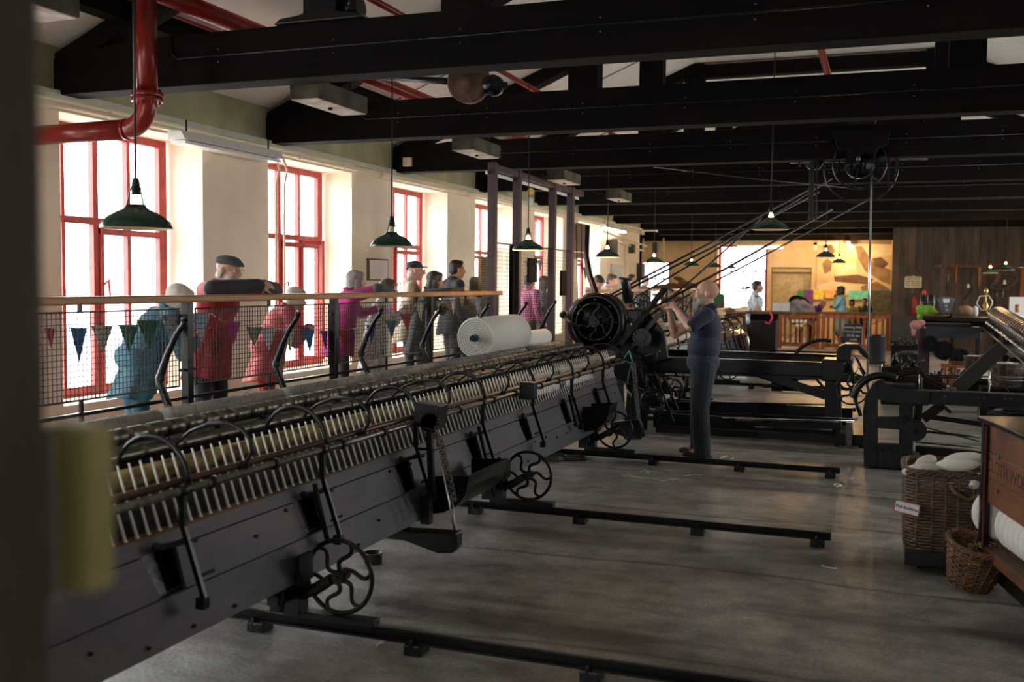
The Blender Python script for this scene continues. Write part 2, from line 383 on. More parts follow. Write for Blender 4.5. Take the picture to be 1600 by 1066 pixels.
TN = ['second behind the camera', 'just over the camera', 'nearest in view, crossing the top of the picture', 'second nearest in view, beyond the hanging boxes', 'third nearest in view', 'fourth from the front', 'fifth from the front', 'sixth from the front', 'seventh from the front', 'eighth from the front', 'ninth and farthest, before the lit end wall']
for k, y in enumerate(TY):
    if k == 0: continue
    truss(y, 'dark timber roof truss, '+TN[k], k > 6)
m_spin = M('polished_spindle', (.90, .92, .93), .3, .12, .03, 30)
m_shaft = M('rusty_shaft', (.085, .045, .028), .38, .6, .35, 10, .1, 40, (1, .4, 1))
m_roll = M('fluted_roller_steel', (.15, .135, .115), .33, .8, .3, 9, .08, 50, (1, 2, 1))
m_tube = M('grey_roller_tube', (.30, .29, .27), .5, .3, .2, 5, .1, 30, (1, .5, 1))
# ================================================================ THE SPINNING MULE
RAILY = [4.15, 6.87, 9.37]
def floor_rail(y, x0, x1, label, blocks):
    t = thing('floor_rail', label, 'rail', ((x0+x1)/2, y, 0), 'iron carriage rails bolted across the floor')
    MB().prism([(y-.028, .045), (y+.028, .045), (y+.028, .055), (y+.008, .062), (y+.012, .095), (y-.012, .095), (y-.008, .062), (y-.028, .055)], 'X', x0, x1).build('rail_bar', m_iron, t)
    for bx_ in blocks:
        m = MB().bx(bx_-.045, bx_+.045, y-.055, y+.045, 0, .05)
        m.cyl((bx_-.01, y-.045, .03), (bx_-.01, y-.045, .075), .013, n=6).build('chair_block', m_iron2, t, .005)
    m = MB().cyl((x1-.33, y+.03, .06), (x1-.33, y+.03, .115), .008, n=6)
    return t
floor_rail(4.15, -3.2, 3.2, 'nearest black floor rail, running out of the picture at bottom right', [-2.83, -1.98, -1.14, -.28])
floor_rail(6.87, -3.2, -.28, 'middle black floor rail on four blocks, under the second wheel', [-2.80, -1.99, -1.15, -.36])
floor_rail(9.37, -3.2, -.32, 'black floor rail in front of the standing man', [-2.0, -1.2, -.40])
SPX, SPZ = -2.69, .711
GAUGE = .0648
YB = [3.28+1.07*k for k in range(-1, 7)]
def wheel_parts(parent, cx, y, cz, r, iron=None, a0=0, n=6, hubr=.03, rim=.0115):
    iron = iron or m_iron
    w = MB(); w.ring((cx, y, cz), r-rim, rim, 'Y', 44, 8)
    for k in range(n):
        a = a0+2*pi*k/n; pts = []; rr = []
        for i in range(13):
            t = i/12; rad = hubr*.8+(r-rim-hubr*.8)*t; off = .20*sin(2*pi*t)*(1-.15*t)
            of = .125*r*sin(2*pi*t)
            pts.append((cx+rad*cos(a)-of*sin(a), y, cz+rad*sin(a)+of*cos(a))); rr.append(.0125-.003*t)
        w.tube(pts, rr, 7)
    w.cyl((cx, y-.035, cz), (cx, y+.06, cz), hubr, n=16); w.cyl((cx, y-.05, cz), (cx, y-.03, cz), hubr*.55, n=12)
    return w.build('wheel', iron, parent)
def carriage(y0, y1, label, detail=True, spind=None, bks=YB, wheels=((4.15, .2), (6.87, 1.1), (9.37, .6))):
    t = thing('mule_carriage', label, 'spinning machine', (-2.75, (y0+y1)/2, 0), 'spinning mule carriages')
    # face boards, leaning back slightly
    def fp(z): return -2.55-(z-.295)/.415*.135
    def strip(z0, z1, a, b, th=.022, out=0.): return MB().prism([(fp(z0)+out, z0), (fp(z1)+out, z1), (fp(z1)-th, z1), (fp(z0)-th, z0)], 'Y', a, b)
    strip(.642, .705, y0, y1).build('top_board', m_face, t, .002)
    strip(.295, .468, y0, y1).build('bottom_board', m_face, t, .002)
    ks = [y for y in bks if y0 < y < y1]; ed = [y0]+ks+[y1]
    for a, b in zip(ed, ed[1:]):
        lo = a+(.03 if a in ks else 0); hi = b-(.12 if b in ks else 0)
        MB().prism([(lo, .484), (hi, .484), (hi-.02, .659), (lo, .659)], 'X', -2.70, -2.685).xf(Matrix.Shear('XY', 4, (0, 0)) if 0 else Matrix.Identity(4)).build('panel', m_face, t, .002) if 0 else None
        m = MB(); zz0, zz1 = .473, .637
        vs = [(fp(z)+dx, y, z) for dx in (0, -.02) for (y, z) in ((lo, zz0), (hi-.005, zz0), (hi-.045, zz1), (lo+.005, zz1))]
        m.add(vs, [(0, 1, 2, 3), (7, 6, 5, 4), (0, 4, 5, 1), (1, 5, 6, 2), (2, 6, 7, 3), (3, 7, 4, 0)]).build('panel', m_face, t)
    # body behind
    MB().prism([(-2.60, .30), (-2.76, .70), (-2.74, .71), (-2.93, .78), (-3.0, .78), (-2.95, .30)], 'Y', y0, y1).build('inner_box', m_iron, t)
    MB().prism([(SPX+.012, SPZ-.008), (SPX+.012, SPZ+.0), (SPX-.02, SPZ+.006), (SPX-.02, SPZ-.008)], 'Y', y0, y1).build('spindle_rail', m_brown, t)
    MB().prism([(SPX-.03, .715), (-2.82, .84), (-2.835, .84), (SPX-.045, .715)], 'Y', y0, y1).build('back_plate', m_iron, t)
    # faller shafts
    s = MB().cyl((-2.60, y0, .877), (-2.60, y1, .877), .017, n=14)
    s.build('faller_shaft', m_steeld, t)
    MB().cyl((-2.645, y0, .902), (-2.645, y1, .902), .015, n=10).build('counter_faller_shaft', m_shaft, t)
    MB().cyl((-2.625, y0, .853), (-2.625, y1, .853), .0028, n=6).build('guide_wire', m_steel, t)
    MB().cyl((-2.86, y0, .905), (-2.86, y1, .905), .043, n=20).build('felt_roller', m_tan, t)
    proto = None
    if detail:
        for y in ks:
            for yy in (y+.17, y+.63):
                if proto is None: proto = MB().cyl((0, 0, 0), (0, .035, 0), .026, n=12).build('collar', m_iron, None); o = proto
                else: o = proto.copy(); COL.objects.link(o)
                o.parent = t; o.location = V((-2.60, yy, .877))-ORG[t.name]
    for k, y in enumerate(ks):
        b = MB()
        b.bar((-2.60, y, .88), (-2.60, y, .73), .028, .02, (0, 1, 0)); b.bar((-2.60, y, .74), (-2.50, y+.005, .44), .022, .018, (0, 1, 0))
        b.cyl((-2.60, y-.03, .877), (-2.60, y+.03, .877), .026, n=12); b.bx(-2.53, -2.49, y-.018, y+.02, .41, .455)
        b.cyl((-2.62, y+.02, .67), (-2.575, y+.02, .67), .011, n=8); b.bar((-2.57, y+.0, .675), (-2.57, y+.05, .665), .007, .014)
        b.bar((-2.60, y, .67), (-2.65, y-.10, .66), .02, .02); b.ell((-2.64, y-.11, .67), (.018, .018, .02))
        b.build('faller_bracket', m_iron, t)
        if detail and k % 2 == 0:
            sp = MB(); n_ = 40; c0 = V((-2.60, y-.075, .72)); c1 = V((-2.53, y-.07, .44))
            sp.cyl(c0, c1, .008, n=6)
            pts = [c0.lerp(c1, i/(n_*6))+V((cos(i*pi/3), sin(i*pi/3), 0))*.013 for i in range(n_*6+1)]
            sp.tube(pts, .0028, 4); sp.build('coil_spring', m_iron2, t)
        # sickle arms
        a = MB(); pts = []; rr = []
        for i in range(15):
            q = pi*i/14; pts.append((-2.785+.185*cos(q), y+.04, .885+.195*sin(q))); rr.append(.0105-.004*i/14)
        a.tube(pts, rr, 7, flat=1.3); a.build('sickle_arm', m_iron, t)
        a = MB(); P_ = [(-2.62, .88), (-2.595, .92), (-2.565, .965), (-2.57, 1.02), (-2.615, 1.065), (-2.69, 1.09), (-2.79, 1.08), (-2.89, 1.04), (-2.97, .97)]
        yy = y+.42; a.tube([(p[0], yy, p[1]) for p in P_], [.013, .009, .0095, .010, .010, .0095, .009, .008, .006], 7)
        a.bar((-2.62, yy, .87), (-2.60, yy, .92), .04, .012, (0, 1, 0)); a.build('sickle_arm', m_iron, t)
    # bolts on the boards and small hinge plates
    q = random.Random(4); proto = None
    for y in [y0+.2+.27*i for i in range(int((y1-y0)/.27))]:
        z = q.choice([.33, .40, .44, .56, .62]); x = fp(z)
        if proto is None: proto = MB().cyl((-.004, 0, 0), (.012, 0, 0), .008, n=6).build('bolt', m_iron2, None); o = proto
        else: o = proto.copy(); COL.objects.link(o)
        o.parent = t; o.location = V((x, y, z))-ORG[t.name]
    proto = None
    for y in ks:
        if proto is None: proto = MB().bx(-.001, .004, -.06, .06, -.007, .007).build('hinge_plate', m_iron2, None); o = proto
        else: o = proto.copy(); COL.objects.link(o)
        o.parent = t; o.location = V((fp(.50), y+.16, .495))-ORG[t.name]
    # spindles
    ys, n = spind; base = None
    for i in range(n):
        y = ys+GAUGE*i
        if y > y1-.03: break
        if i < 100:
            if base is None:
                m = MB(); m.tube([(0, 0, 0), (-.093, 0, .279)], [.0066, .0042], 6); m.ell((0, 0, .004), (.009, .009, .006), None, 8, 5)
                base = m.build('spindle', m_spin, t); base.location = (SPX+2.75, y-(y0+y1)/2, SPZ)
                # vertices were shifted by parent's origin: rebuild locally
                for v in base.data.vertices: v.co = v.co+V((-2.75, (y0+y1)/2, 0))
            else:
                c = base.copy(); COL.objects.link(c); c.parent = t; c.location = (SPX+2.75, y-(y0+y1)/2, SPZ)
    if ys+GAUGE*100 < y1-.03 and n > 100:
        m = MB()
        for i in range(100, n):
            y = ys+GAUGE*i
            if y > y1-.03: break
            m.tube([(SPX, y, SPZ), (SPX-.093, y, SPZ+.279)], [.006, .004], 5)
        o = m.build('spindle', m_spin, t); o['kind'] = 'stuff'
    # wheels with shoes
    for (y, a) in wheels:
        w = wheel_parts(t, -2.39, y, .313, .186, a0=a)
        b = MB(); b.tube([(-2.60, y-.03, .21), (-2.50, y-.035, .25), (-2.41, y-.04, .31)], [.032, .03, .027], 10)
        b.bx(-2.72, -2.56, y-.09, y+.0, .13, .31); b.bx(-2.66, -2.60, y-.20, y-.07, .2, .25); b.cyl((-2.60, y-.17, .17), (-2.60, y-.17, .27), .014, n=8)
        b.bx(-2.54, -2.52, y-.14, y-.02, .30, .43)
        b.build('axle_bracket', m_iron, t)
        MB().bx(-2.68, -2.19, y-.035, y+.035, .096, .13).build('rail_shoe', m_iron, t, .004)
    return t
YS0 = at(196, 840, X=SPX).y-GAUGE*6
car = carriage(1.2, 10.55, 'long slate-grey spinning machine carriage with rows of bare steel spindles, nearest the camera', spind=(YS0, 125))
# weighted arm, quadrant box and chain hanging on the near carriage
q = MB(); q.prism([(-2.95, .19), (-2.62, .185), (-2.40, .13), (-2.31, .14), (-2.28, .18), (-2.28, .265), (-2.60, .25), (-2.95, .27)], 'Y', 5.30, 5.39); q.build('weight_arm', m_iron, car, .01)
q = MB(); yb = 5.42
q.bar((-2.52, yb, .98), (-2.49, yb, .42), .035, .03, (0, 1, 0)); q.bar((-2.55, yb+.06, .78), (-2.50, yb+.06, .40), .025, .02, (0, 1, 0)); q.bx(-2.56, -2.50, yb-.02, yb+.03, .27, .44); q.bar((-2.6, yb, .72), (-2.48, yb, .72), .015, .015)
q.build('lever', m_iron, car)
q = MB(); q.prism([(-2.62, .86), (-2.46, .84), (-2.44, .985), (-2.60, 1.0)], 'Y', yb-.02, yb+.12); q.build('quadrant_box', m_iron, car, .006)
q = MB(); q.cyl((-2.5, yb-.02, .88), (-2.5, yb+.0, .88), .055, n=20)
for i in range(20):
    a = 2*pi*i/20; q.bx(-2.5+.056*cos(a)-.006, -2.5+.056*cos(a)+.006, yb-.02, yb, .88+.056*sin(a)-.006, .88+.056*sin(a)+.006)
q.build('ratchet_wheel', m_iron, car)
def chain(p, q_, n, parent, mat=m_steeld, r=.011, w=.0035, sag=0.):
    m = MB(); p = V(p); q_ = V(q_); d = (q_-p).normalized()
    for i in range(n):
        t = (i+.5)/n; c = p.lerp(q_, t)+V((0, 0, -sag*sin(pi*t))); s = V((0, 1, 0)) if i % 2 else V((1, 0, 0)); s = (s-d*s.dot(d)).normalized()
        L_ = (q_-p).length/n*.72; pts = [c+d*L_*cos(a)+s*r*sin(a) for a in [2*pi*j/8 for j in range(8)]]
        m.tube(pts, w, 5, True)
    return m.build('chain', mat, parent)
chain((-2.46, 5.40, .86), (-2.36, 5.42, .40), 26, car); chain((-2.44, 5.43, .80), (-2.35, 5.44, .42), 22, car)
MB().cyl((-2.47, yb, .88), (-2.45, yb-.01, .74), .009, n=8).build('rope_end', m_tan, car)
MB().cyl((-2.40, 5.36, .62), (-2.31, 5.35, .24), .0065, n=8).cyl((-2.37, 5.44, .44), (-2.31, 5.35, .24), .0055, n=8).build('pull_rod', m_steel, car)
# sheet-iron scoop hung on the face
def scoop(y0, y1, xo, z):
    m = MB(); P_ = [(xo-.17, z+.23)]+[(xo-.17+.25*sin(a), z+.21-.21*cos(a)) for a in [pi/2*i/8 for i in range(9)]]+[(xo+.09, z+.25)]
    P_ = [(xo-.17, z+.23), (xo-.17, z)]+P_[2:]
    for (a, b) in ((y0, y0+.006), (y1-.006, y1)): m.prism(P_, 'Y', a, b)
    Q = P_[1:]+[(p[0]-.006, p[1]+.004) for p in P_[:0:-1]]
    return m.prism(Q, 'Y', y0, y1)
o = scoop(5.55, 6.22, -2.40, .30).build('waste_scoop', m_iron2, car)
o = scoop(8.95, 9.25, -2.42, .34).build('waste_scoop', m_iron2, car)
MB().bx(-2.55, -2.43, at(822, 625, X=-2.5).y-.02, at(822, 625, X=-2.5).y+.06, .84, .97).build('quadrant_box', m_iron, car, .006)

# roller beam behind the carriage
def roller_beam(y0, y1, label, arms):
    t = thing('drafting_rollers', label, 'spinning machine', (-3.3, (y0+y1)/2, 0), 'roller frames behind the carriages')
    def bosses(x, z, r, rg, pitch, gap, name, mat):
        pr = []; y = y0
        while y < y1-pitch:
            pr += [(rg, y), (rg, y+gap), (r*.93, y+gap), (r, y+gap+.008), (r, y+pitch*.5), (r*.965, y+pitch*.52), (r*.965, y+pitch*.56), (r, y+pitch*.58), (r, y+pitch-.008), (r*.93, y+pitch)]; y += pitch
        m = MB(); m.lathe([(0, y0)]+pr+[(0, y)], (x, 0, z), 'Y', 14); return m.build(name, mat, t)
    bosses(-3.15, 1.02, .038, .014, .131, .026, 'top_roller', m_roll)
    bosses(-3.055, .955, .030, .024, .262, .012, 'bottom_roller', m_roll)
    MB().cyl((-3.11, y0, .975), (-3.11, y1, .975), .012, n=8).cyl((-3.2, y0, .965), (-3.2, y1, .965), .016, n=8).build('roller_rod', m_steeld, t)
    MB().prism([(-3.02, .90), (-3.02, .93), (-3.3, .96), (-3.42, .96), (-3.42, .84), (-3.10, .84)], 'Y', y0, y1).build('beam', m_iron, t)
    m = MB(); y = y0
    while y < y1:
        m.cyl((-3.45, y, 1.005), (-3.45, min(y+1.04, y1), 1.005), .052, n=20); y += 1.11
    m.build('clearer_roller', m_tube, t)
    yy = y0+.2; proto = None
    while yy < y1:                      # saddle clips over the rollers
        if proto is None: m = MB(); m.bar((-3.02, 0, .945), (-3.10, 0, 1.0), .012, .03, (0, 1, 0)); m.bar((-3.095, 0, .998), (-3.02, 0, .93), .02, .008, (0, 1, 0)); proto = m.build('saddle', m_iron2, None); o = proto
        else: o = proto.copy(); COL.objects.link(o)
        o.parent = t; o.location = V((0, yy, 0))-ORG[t.name]; yy += .393
    m = MB(); yy = y0+.4                 # fine wire guides curled over the back roller
    q = random.Random(3)
    while yy < y1:
        m.ring((-3.33, yy, 1.03+q.uniform(-.01, .02)), .042, .0016, 'X' if q.random() < .4 else 'Y', 12, 4, 0, 200); yy += .131
    o = m.build('wire_guide', m_steeld, t); o['kind'] = 'stuff'
    yy = y0+.7
    while yy < y1:
        MB().prism([(-3.30, 0), (-3.62, 0), (-3.5, .1), (-3.42, .86), (-3.14, .86), (-3.32, .3)], 'Y', yy, yy+.05).build('stand', m_iron, t); yy += 2.2
    for y in arms:
        P_ = [(-3.44, .93), (-3.56, .95), (-3.61, 1.04), (-3.665, 1.165), (-3.655, 1.20), (-3.61, 1.31), (-3.55, 1.42), (-3.505, 1.475), (-3.49, 1.50)]
        m = MB(); m.tube([(p[0], y, p[1]) for p in P_], [.02, .022, .021, .022, .022, .018, .016, .015, .018], 8); m.ell((-3.495, y, 1.505), (.022, .016, .014)); m.ell((-3.66, y, 1.18), (.03, .02, .03))
        m.build('creel_arm', m_iron2, t)
    return t
ARMS = [3.35, 4.44, 5.55, 6.68, 7.75, 8.83, 9.92, 10.9]
roller_beam(2.0, 10.85, 'roller beam with segmented steel rollers and curved arms, nearest the camera', ARMS)
def yarn_roll(y0, y1, z, r, label, x=-3.6, name='yarn_roll'):
    t = thing(name, label, 'yarn', (x, (y0+y1)/2, z), None)
    q = .025; pr = [(.03, y0), (r*.55, y0+.004), (r*.93, y0+.0), (r, y0+q), (r*1.0, (y0+y1)/2), (r, y1-q), (r*.93, y1), (.03, y1)]
    m = MB(); m.lathe(pr[2:6], (x, 0, z), 'Y', 40); m.build('wound_yarn', m_yarn, t)
    MB().lathe([(.028, y0-.001), (r*.5, y0+.006), (r*.935, y0)], (x, 0, z), 'Y', 40).build('wound_end', m_yarnend, t)
    MB().lathe([(r*.93, y1), (.028, y1)], (x, 0, z), 'Y', 40).build('wound_end', m_yarnend, t)
    m = MB(); m.cyl((x, y0-.055, z), (x, y1+.05, z), .034, n=20); m.build('core_tube', M('blue_plastic', (.03, .12, .35), .4), t)
    MB().cyl((x, y0-.085, z), (x, y0-.02, z), .024, n=16).build('spindle_end', m_iron, t)
    return t
yarn_roll(8.78, 9.86, 1.19, .195, 'big roll of white yarn on the creel, in front of the end of the handrail')
yarn_roll(9.98, 10.86, 1.10, .095, 'half-used thin roll of white yarn, just beyond the big roll')
# white cops on some spindles
cop = None
def cops(i0, i1, h, label, grp):
    global cop
    for i in range(i0, i1):
        y = YS0+GAUGE*i
        if cop is None:
            m = MB(); m.lathe([(.004, .05), (.017, .06), (.024, .085), (.024, .15), (.018, .2), (.006, .235)], n=12); m.xf(Matrix.Rotation(R(-20.3), 4, 'Y'))
            cop = m.build('yarn_cop', m_cop); o = cop
        else: o = cop.copy(); COL.objects.link(o)
        o.location = (SPX, y, SPZ); tag(o, label, 'yarn cop', grp)
ia = int((at(880, 600, X=SPX).y-YS0)/GAUGE); ib = int((at(843, 600, X=SPX).y-YS0)/GAUGE); ic = int((at(930, 590, X=SPX).y-YS0)/GAUGE)
cops(ib, ia, .2, 'white yarn cop on a spindle in the nearer group on the near carriage', 'white cops, nearer group'); cops(ia+3, ic, .2, 'white yarn cop on a spindle in the farther group, near the headstock', 'white cops, farther group')
# far half of the mule beyond the headstock
car2 = carriage(12.95, 21.5, 'far slate-grey mule carriage beyond the headstock, behind the standing man', detail=False, spind=(13.1, 62), bks=[13.6+1.07*k for k in range(8)], wheels=((14.1, .3), (16.9, .9)))
roller_beam(12.75, 21.5, 'far roller beam with creel arms beyond the headstock', [13.2+1.1*k for k in range(7)])
o = yarn_roll(14.6, 15.7, 1.16, .15, 'whitish roll of yarn beyond the headstock, left of the man\'s forearms')
c0 = len(bpy.data.objects)
for i in range(16):
    o = cop.copy(); COL.objects.link(o); o.location = (SPX, 13.3+.13*i, SPZ); tag(o, 'white yarn cop on the far carriage, behind the standing man', 'yarn cop', 'white cops on the far carriage')
for y in (12.1, 14.1, 16.9, 19.2): floor_rail(y, -3.2, -.3, {12.1: 'floor rail hidden beneath the headstock beams', 14.1: 'floor rail just beyond the headstock frame', 16.9: 'floor rail in the lit patch beyond the headstock', 19.2: 'farthest thin floor rail before the gate'}[y], [-2.0, -1.15, -.4])
# ================================================================ FENCE, PIPES, LAMPS, BOXES
def dep(px, py, d): return V((0, 0, EYE))+(FW+RT*((px-800)/F)-UP*((py-533)/F))*d
FX = -4.6
def mesh_grid(m, x, y0, y1, z0, z1, s, r, sy=None):
    n = max(1, round((y1-y0)/s)); k = max(1, round((z1-z0)/s))
    for i in range(n+1): y = y0+(y1-y0)*i/n; m.bx(x-r, x+r, y-r, y+r, z0, z1)
    for i in range(k+1): z = z0+(z1-z0)*i/k; m.bx(x-r+r, x+r+r, y0, y1, z-r, z+r)
def fence(posts, y0, y1, label, fine=.035, r=.0021):
    t = thing('visitor_fence', label, 'fence', (FX, (y0+y1)/2, .34), 'visitor fence runs')
    MB().prism([(FX-.06, 1.555), (FX+.05, 1.555), (FX+.055, 1.565), (FX+.055, 1.598), (FX+.045, 1.606), (FX-.055, 1.606), (FX-.065, 1.595)], 'Y', y0, y1).build('handrail', m_hand, t)
    for y in posts: MB().bx(FX-.03, FX+.03, y-.03, y+.03, .0, 1.556).build('post', m_iron, t, .003)
    e = sorted(set([y0-.0]+list(posts)+[y1]))
    for a, b in zip(e, e[1:]):
        if b-a < .4: continue
        a += .09; b -= .09
        m = MB(); mesh_grid(m, FX, a, b, .975, 1.508, fine, r); m.build('mesh_panel', m_mesh, t)
        f = MB(); f.tube([(FX, a, .97), (FX, b, .97), (FX, b, 1.51), (FX, a, 1.51)], .007, 6, True)
        for y, s in ((a, -1), (b, 1)):
            for z in (1.08, 1.42): f.bx(FX-.008, FX+.008, min(y, y+s*.07), max(y, y+s*.07), z-.01, z+.01)
        f.bx(FX-.01, FX+.01, (a+b)/2-.012, (a+b)/2+.012, 1.51, 1.556); f.build('panel_frame', m_iron, t)
        l = MB(); l.bx(FX-.012, FX+.012, a-.07, b+.07, .872, .894).bx(FX-.012, FX+.012, a-.07, b+.07, .795, .812); l.bx(FX-.01, FX+.01, (a+b)/2-.01, (a+b)/2+.01, .80, .975); l.build('lower_rail', m_iron, t)
        g = MB(); mesh_grid(g, FX, a-.06, b+.06, .40, .79, .03, r); g.build('lower_mesh', m_mesh, t)
    return t
fence([3.85, 5.87, 7.89, 9.92, 11.9], 2.4, 12.0, 'near run of black mesh fence under a varnished handrail where the visitors lean')
fence([16.6, 18.6, 20.6, 22.6, 24.6], 16.2, 26.0, 'far run of black mesh fence beyond the headstock, with an orange-brown handrail', .09, .003)
# bunting strung along the fence
def cloth(n, c, c2=None, s=9): return BLOTCH(n, [c, c2 or [v*.7 for v in c]], s*4, .85)
CL = {'red': cloth('red_cloth', (.55, .03, .03)), 'blue': cloth('blue_cloth', (.015, .12, .42), (.05, .25, .6)), 'print': cloth('pale_print_cloth', (.75, .74, .62), (.25, .28, .2), 20), 'green': cloth('green_cloth', (.05, .22, .12)), 'emerald': cloth('emerald_cloth', (.01, .18, .08)), 'bw': cloth('black_white_cloth', (.6, .62, .66), (.03, .03, .05), 16), 'sky': cloth('sky_blue_cloth', (.25, .45, .75), (.6, .7, .85)), 'magenta': cloth('magenta_cloth', (.55, .02, .28)), 'orange': cloth('orange_cloth', (.55, .22, .04), (.1, .3, .35), 12), 'lace': cloth('white_lace', (.8, .8, .77), (.65, .66, .62)), 'lime': cloth('pale_green_cloth', (.6, .72, .35), (.75, .8, .6)), 'purple': cloth('purple_cloth', (.12, .03, .30)), 'royal': cloth('royal_blue_cloth', (.01, .03, .45)), 'teal': cloth('teal_cloth', (.01, .22, .33)), 'gold': cloth('gold_print_cloth', (.6, .42, .1), (.7, .65, .4)), 'pink': cloth('pink_cloth', (.7, .25, .45))}
def bunting(label, flags, x=-4.645):
    pts = [at(f[0]+dx, f[1], X=x) for f in flags for dx in (-f[3]/2, f[3]/2)]
    c = sum(pts, V())/len(pts); t = thing('bunting', label, 'bunting', c, 'bunting strings')
    MB().tube(pts, .0025, 5).build('cord', m_paper, t)
    for i, f in enumerate(flags):
        a, b, tip = at(f[0]-f[3]/2, f[1], X=x), at(f[0]+f[3]/2, f[1], X=x), at(f[0]+random.uniform(-1, 1), f[2], X=x)
        m = MB(); nn = 6; fr = []; 
        for j in range(nn+1):
            s = j/nn
            for k in range(5):
                u = k/4; p = a.lerp(b, u).lerp(tip, s*.985); fr.append(V((x+.008*sin(u*5+i)*(1-s)+.012*s, p.y, p.z)))
        fs = [(j*5+k, j*5+k+1, (j+1)*5+k+1, (j+1)*5+k) for j in range(nn) for k in range(4)]
        m.add(fr, fs, True); o = m.build('pennant', CL[f[4]], t); sm = o.modifiers.new('s', 'SOLIDIFY'); sm.thickness = .0025; o['label'] = f[5]
bunting('string of patterned cloth pennants on the fence panel nearest the camera', [(78, 513, 545, 18, 'red', 'red pennant'), (122, 513, 567, 28, 'blue', 'blue pennant'), (158, 510, 554, 34, 'print', 'pale printed pennant'), (200, 508, 552, 30, 'green', 'grey-green pennant'), (231, 500, 550, 32, 'emerald', 'large emerald pennant'), (270, 492, 538, 34, 'bw', 'black and white pennant')])
bunting('string of coloured pennants in front of the red jackets', [(314, 490, 532, 30, 'sky', 'sky blue pennant'), (363, 503, 540, 26, 'magenta', 'magenta pennant'), (396, 511, 541, 27, 'orange', 'orange pennant with teal edge'), (418, 513, 548, 26, 'lace', 'white lace pennant'), (452, 515, 551, 16, 'lime', 'pale green pennant'), (483, 516, 551, 17, 'blue', 'blue pennant'), (507, 517, 546, 12, 'purple', 'purple pennant')])
bunting('string of pennants under the leaning woman with the magenta sleeve', [(536, 515, 551, 16, 'red', 'red pennant'), (556, 513, 532, 10, 'lace', 'white pennant'), (579, 508, 537, 14, 'royal', 'royal blue pennant'), (610, 501, 528, 17, 'teal', 'teal pennant'), (634, 490, 518, 18, 'red', 'red pennant'), (656, 474, 503, 14, 'lime', 'pale green pennant')])
bunting('short string of small pennants below the dark-haired man', [(685, 470, 488, 10, 'print', 'pale pennant'), (706, 466, 492, 10, 'lace', 'white pennant'), (721, 463, 481, 9, 'gold', 'gold print pennant'), (745, 466, 490, 12, 'sky', 'pale blue pennant')])
bunting('pennants hanging inside the wire guard, yellow and blue', [(823, 408, 421, 7, 'gold', 'yellow pennant'), (843, 407, 426, 9, 'sky', 'pale blue pennant')], -4.75)
bunting('purple and green pennants hung high left of the tall belt lever', [(909, 411, 430, 6, 'magenta', 'magenta pennant'), (914, 418, 437, 8, 'emerald', 'green pennant')], -4.9)
# ---- maroon steel posts and guard
t = thing('guard_frame', 'tall maroon four-post guard frame with wire mesh at the end of the near fence', 'guard frame', (FX, 13.5, .34))
PYS = [at(p, 450, X=FX).y for p in (768.5, 807, 862, 890)]
for y in PYS: MB().bx(FX-.05, FX+.05, y-.05, y+.05, .34, 3.2).build('post', m_purp, t, .005)
MB().bx(FX-.04, FX+.04, PYS[0], PYS[-1]+.6, 3.10, 3.18).build('top_rail', m_purp, t, .004)
MB().bx(FX-.06, FX-.045, PYS[0]-.1, PYS[-1]+.6, 3.05, 3.09).build('cable_tray', m_white, t)
g = MB(); mesh_grid(g, FX-.05, PYS[0]+.1, PYS[1]-.05, .45, 2.15, .05, .002); g.build('mesh_panel', m_mesh, t)
g = MB(); mesh_grid(g, FX-.05, PYS[1]+.05, PYS[3], .45, 2.2, .05, .002); g.build('mesh_panel', m_mesh, t)
MB().bx(FX-.02, FX+.0, PYS[0], PYS[3]+1, 2.2, 2.22).build('stay_wire', m_iron, t)
MB().bx(FX+.02, FX+.05, at(821, 430, X=FX).y, at(834, 430, X=FX).y, 1.72, 2.05).build('black_plate', m_tie, t)
MB().bx(FX+.02, FX+.05, at(873, 430, X=FX).y, at(881, 430, X=FX).y, 1.52, 1.9).build('black_plate', m_tie, t)
MB().bx(FX-.03, FX+.02, at(799, 430, X=FX).y, at(806, 430, X=FX).y, .34, 2.2).build('side_board', m_tie, t)
o = tag(MB().bx(FX-.25, FX-.21, at(776, 430, X=FX).y, at(800, 430, X=FX).y, 1.1, 2.03).build('lattice_board', STRIPES('slatted_lattice', (.10, .06, .02), (.42, .29, .12), 12, 'Z', .7, .3), at=(FX-.23, 12.2, 1.1)), 'tan slatted board standing between the first two maroon posts', 'board')
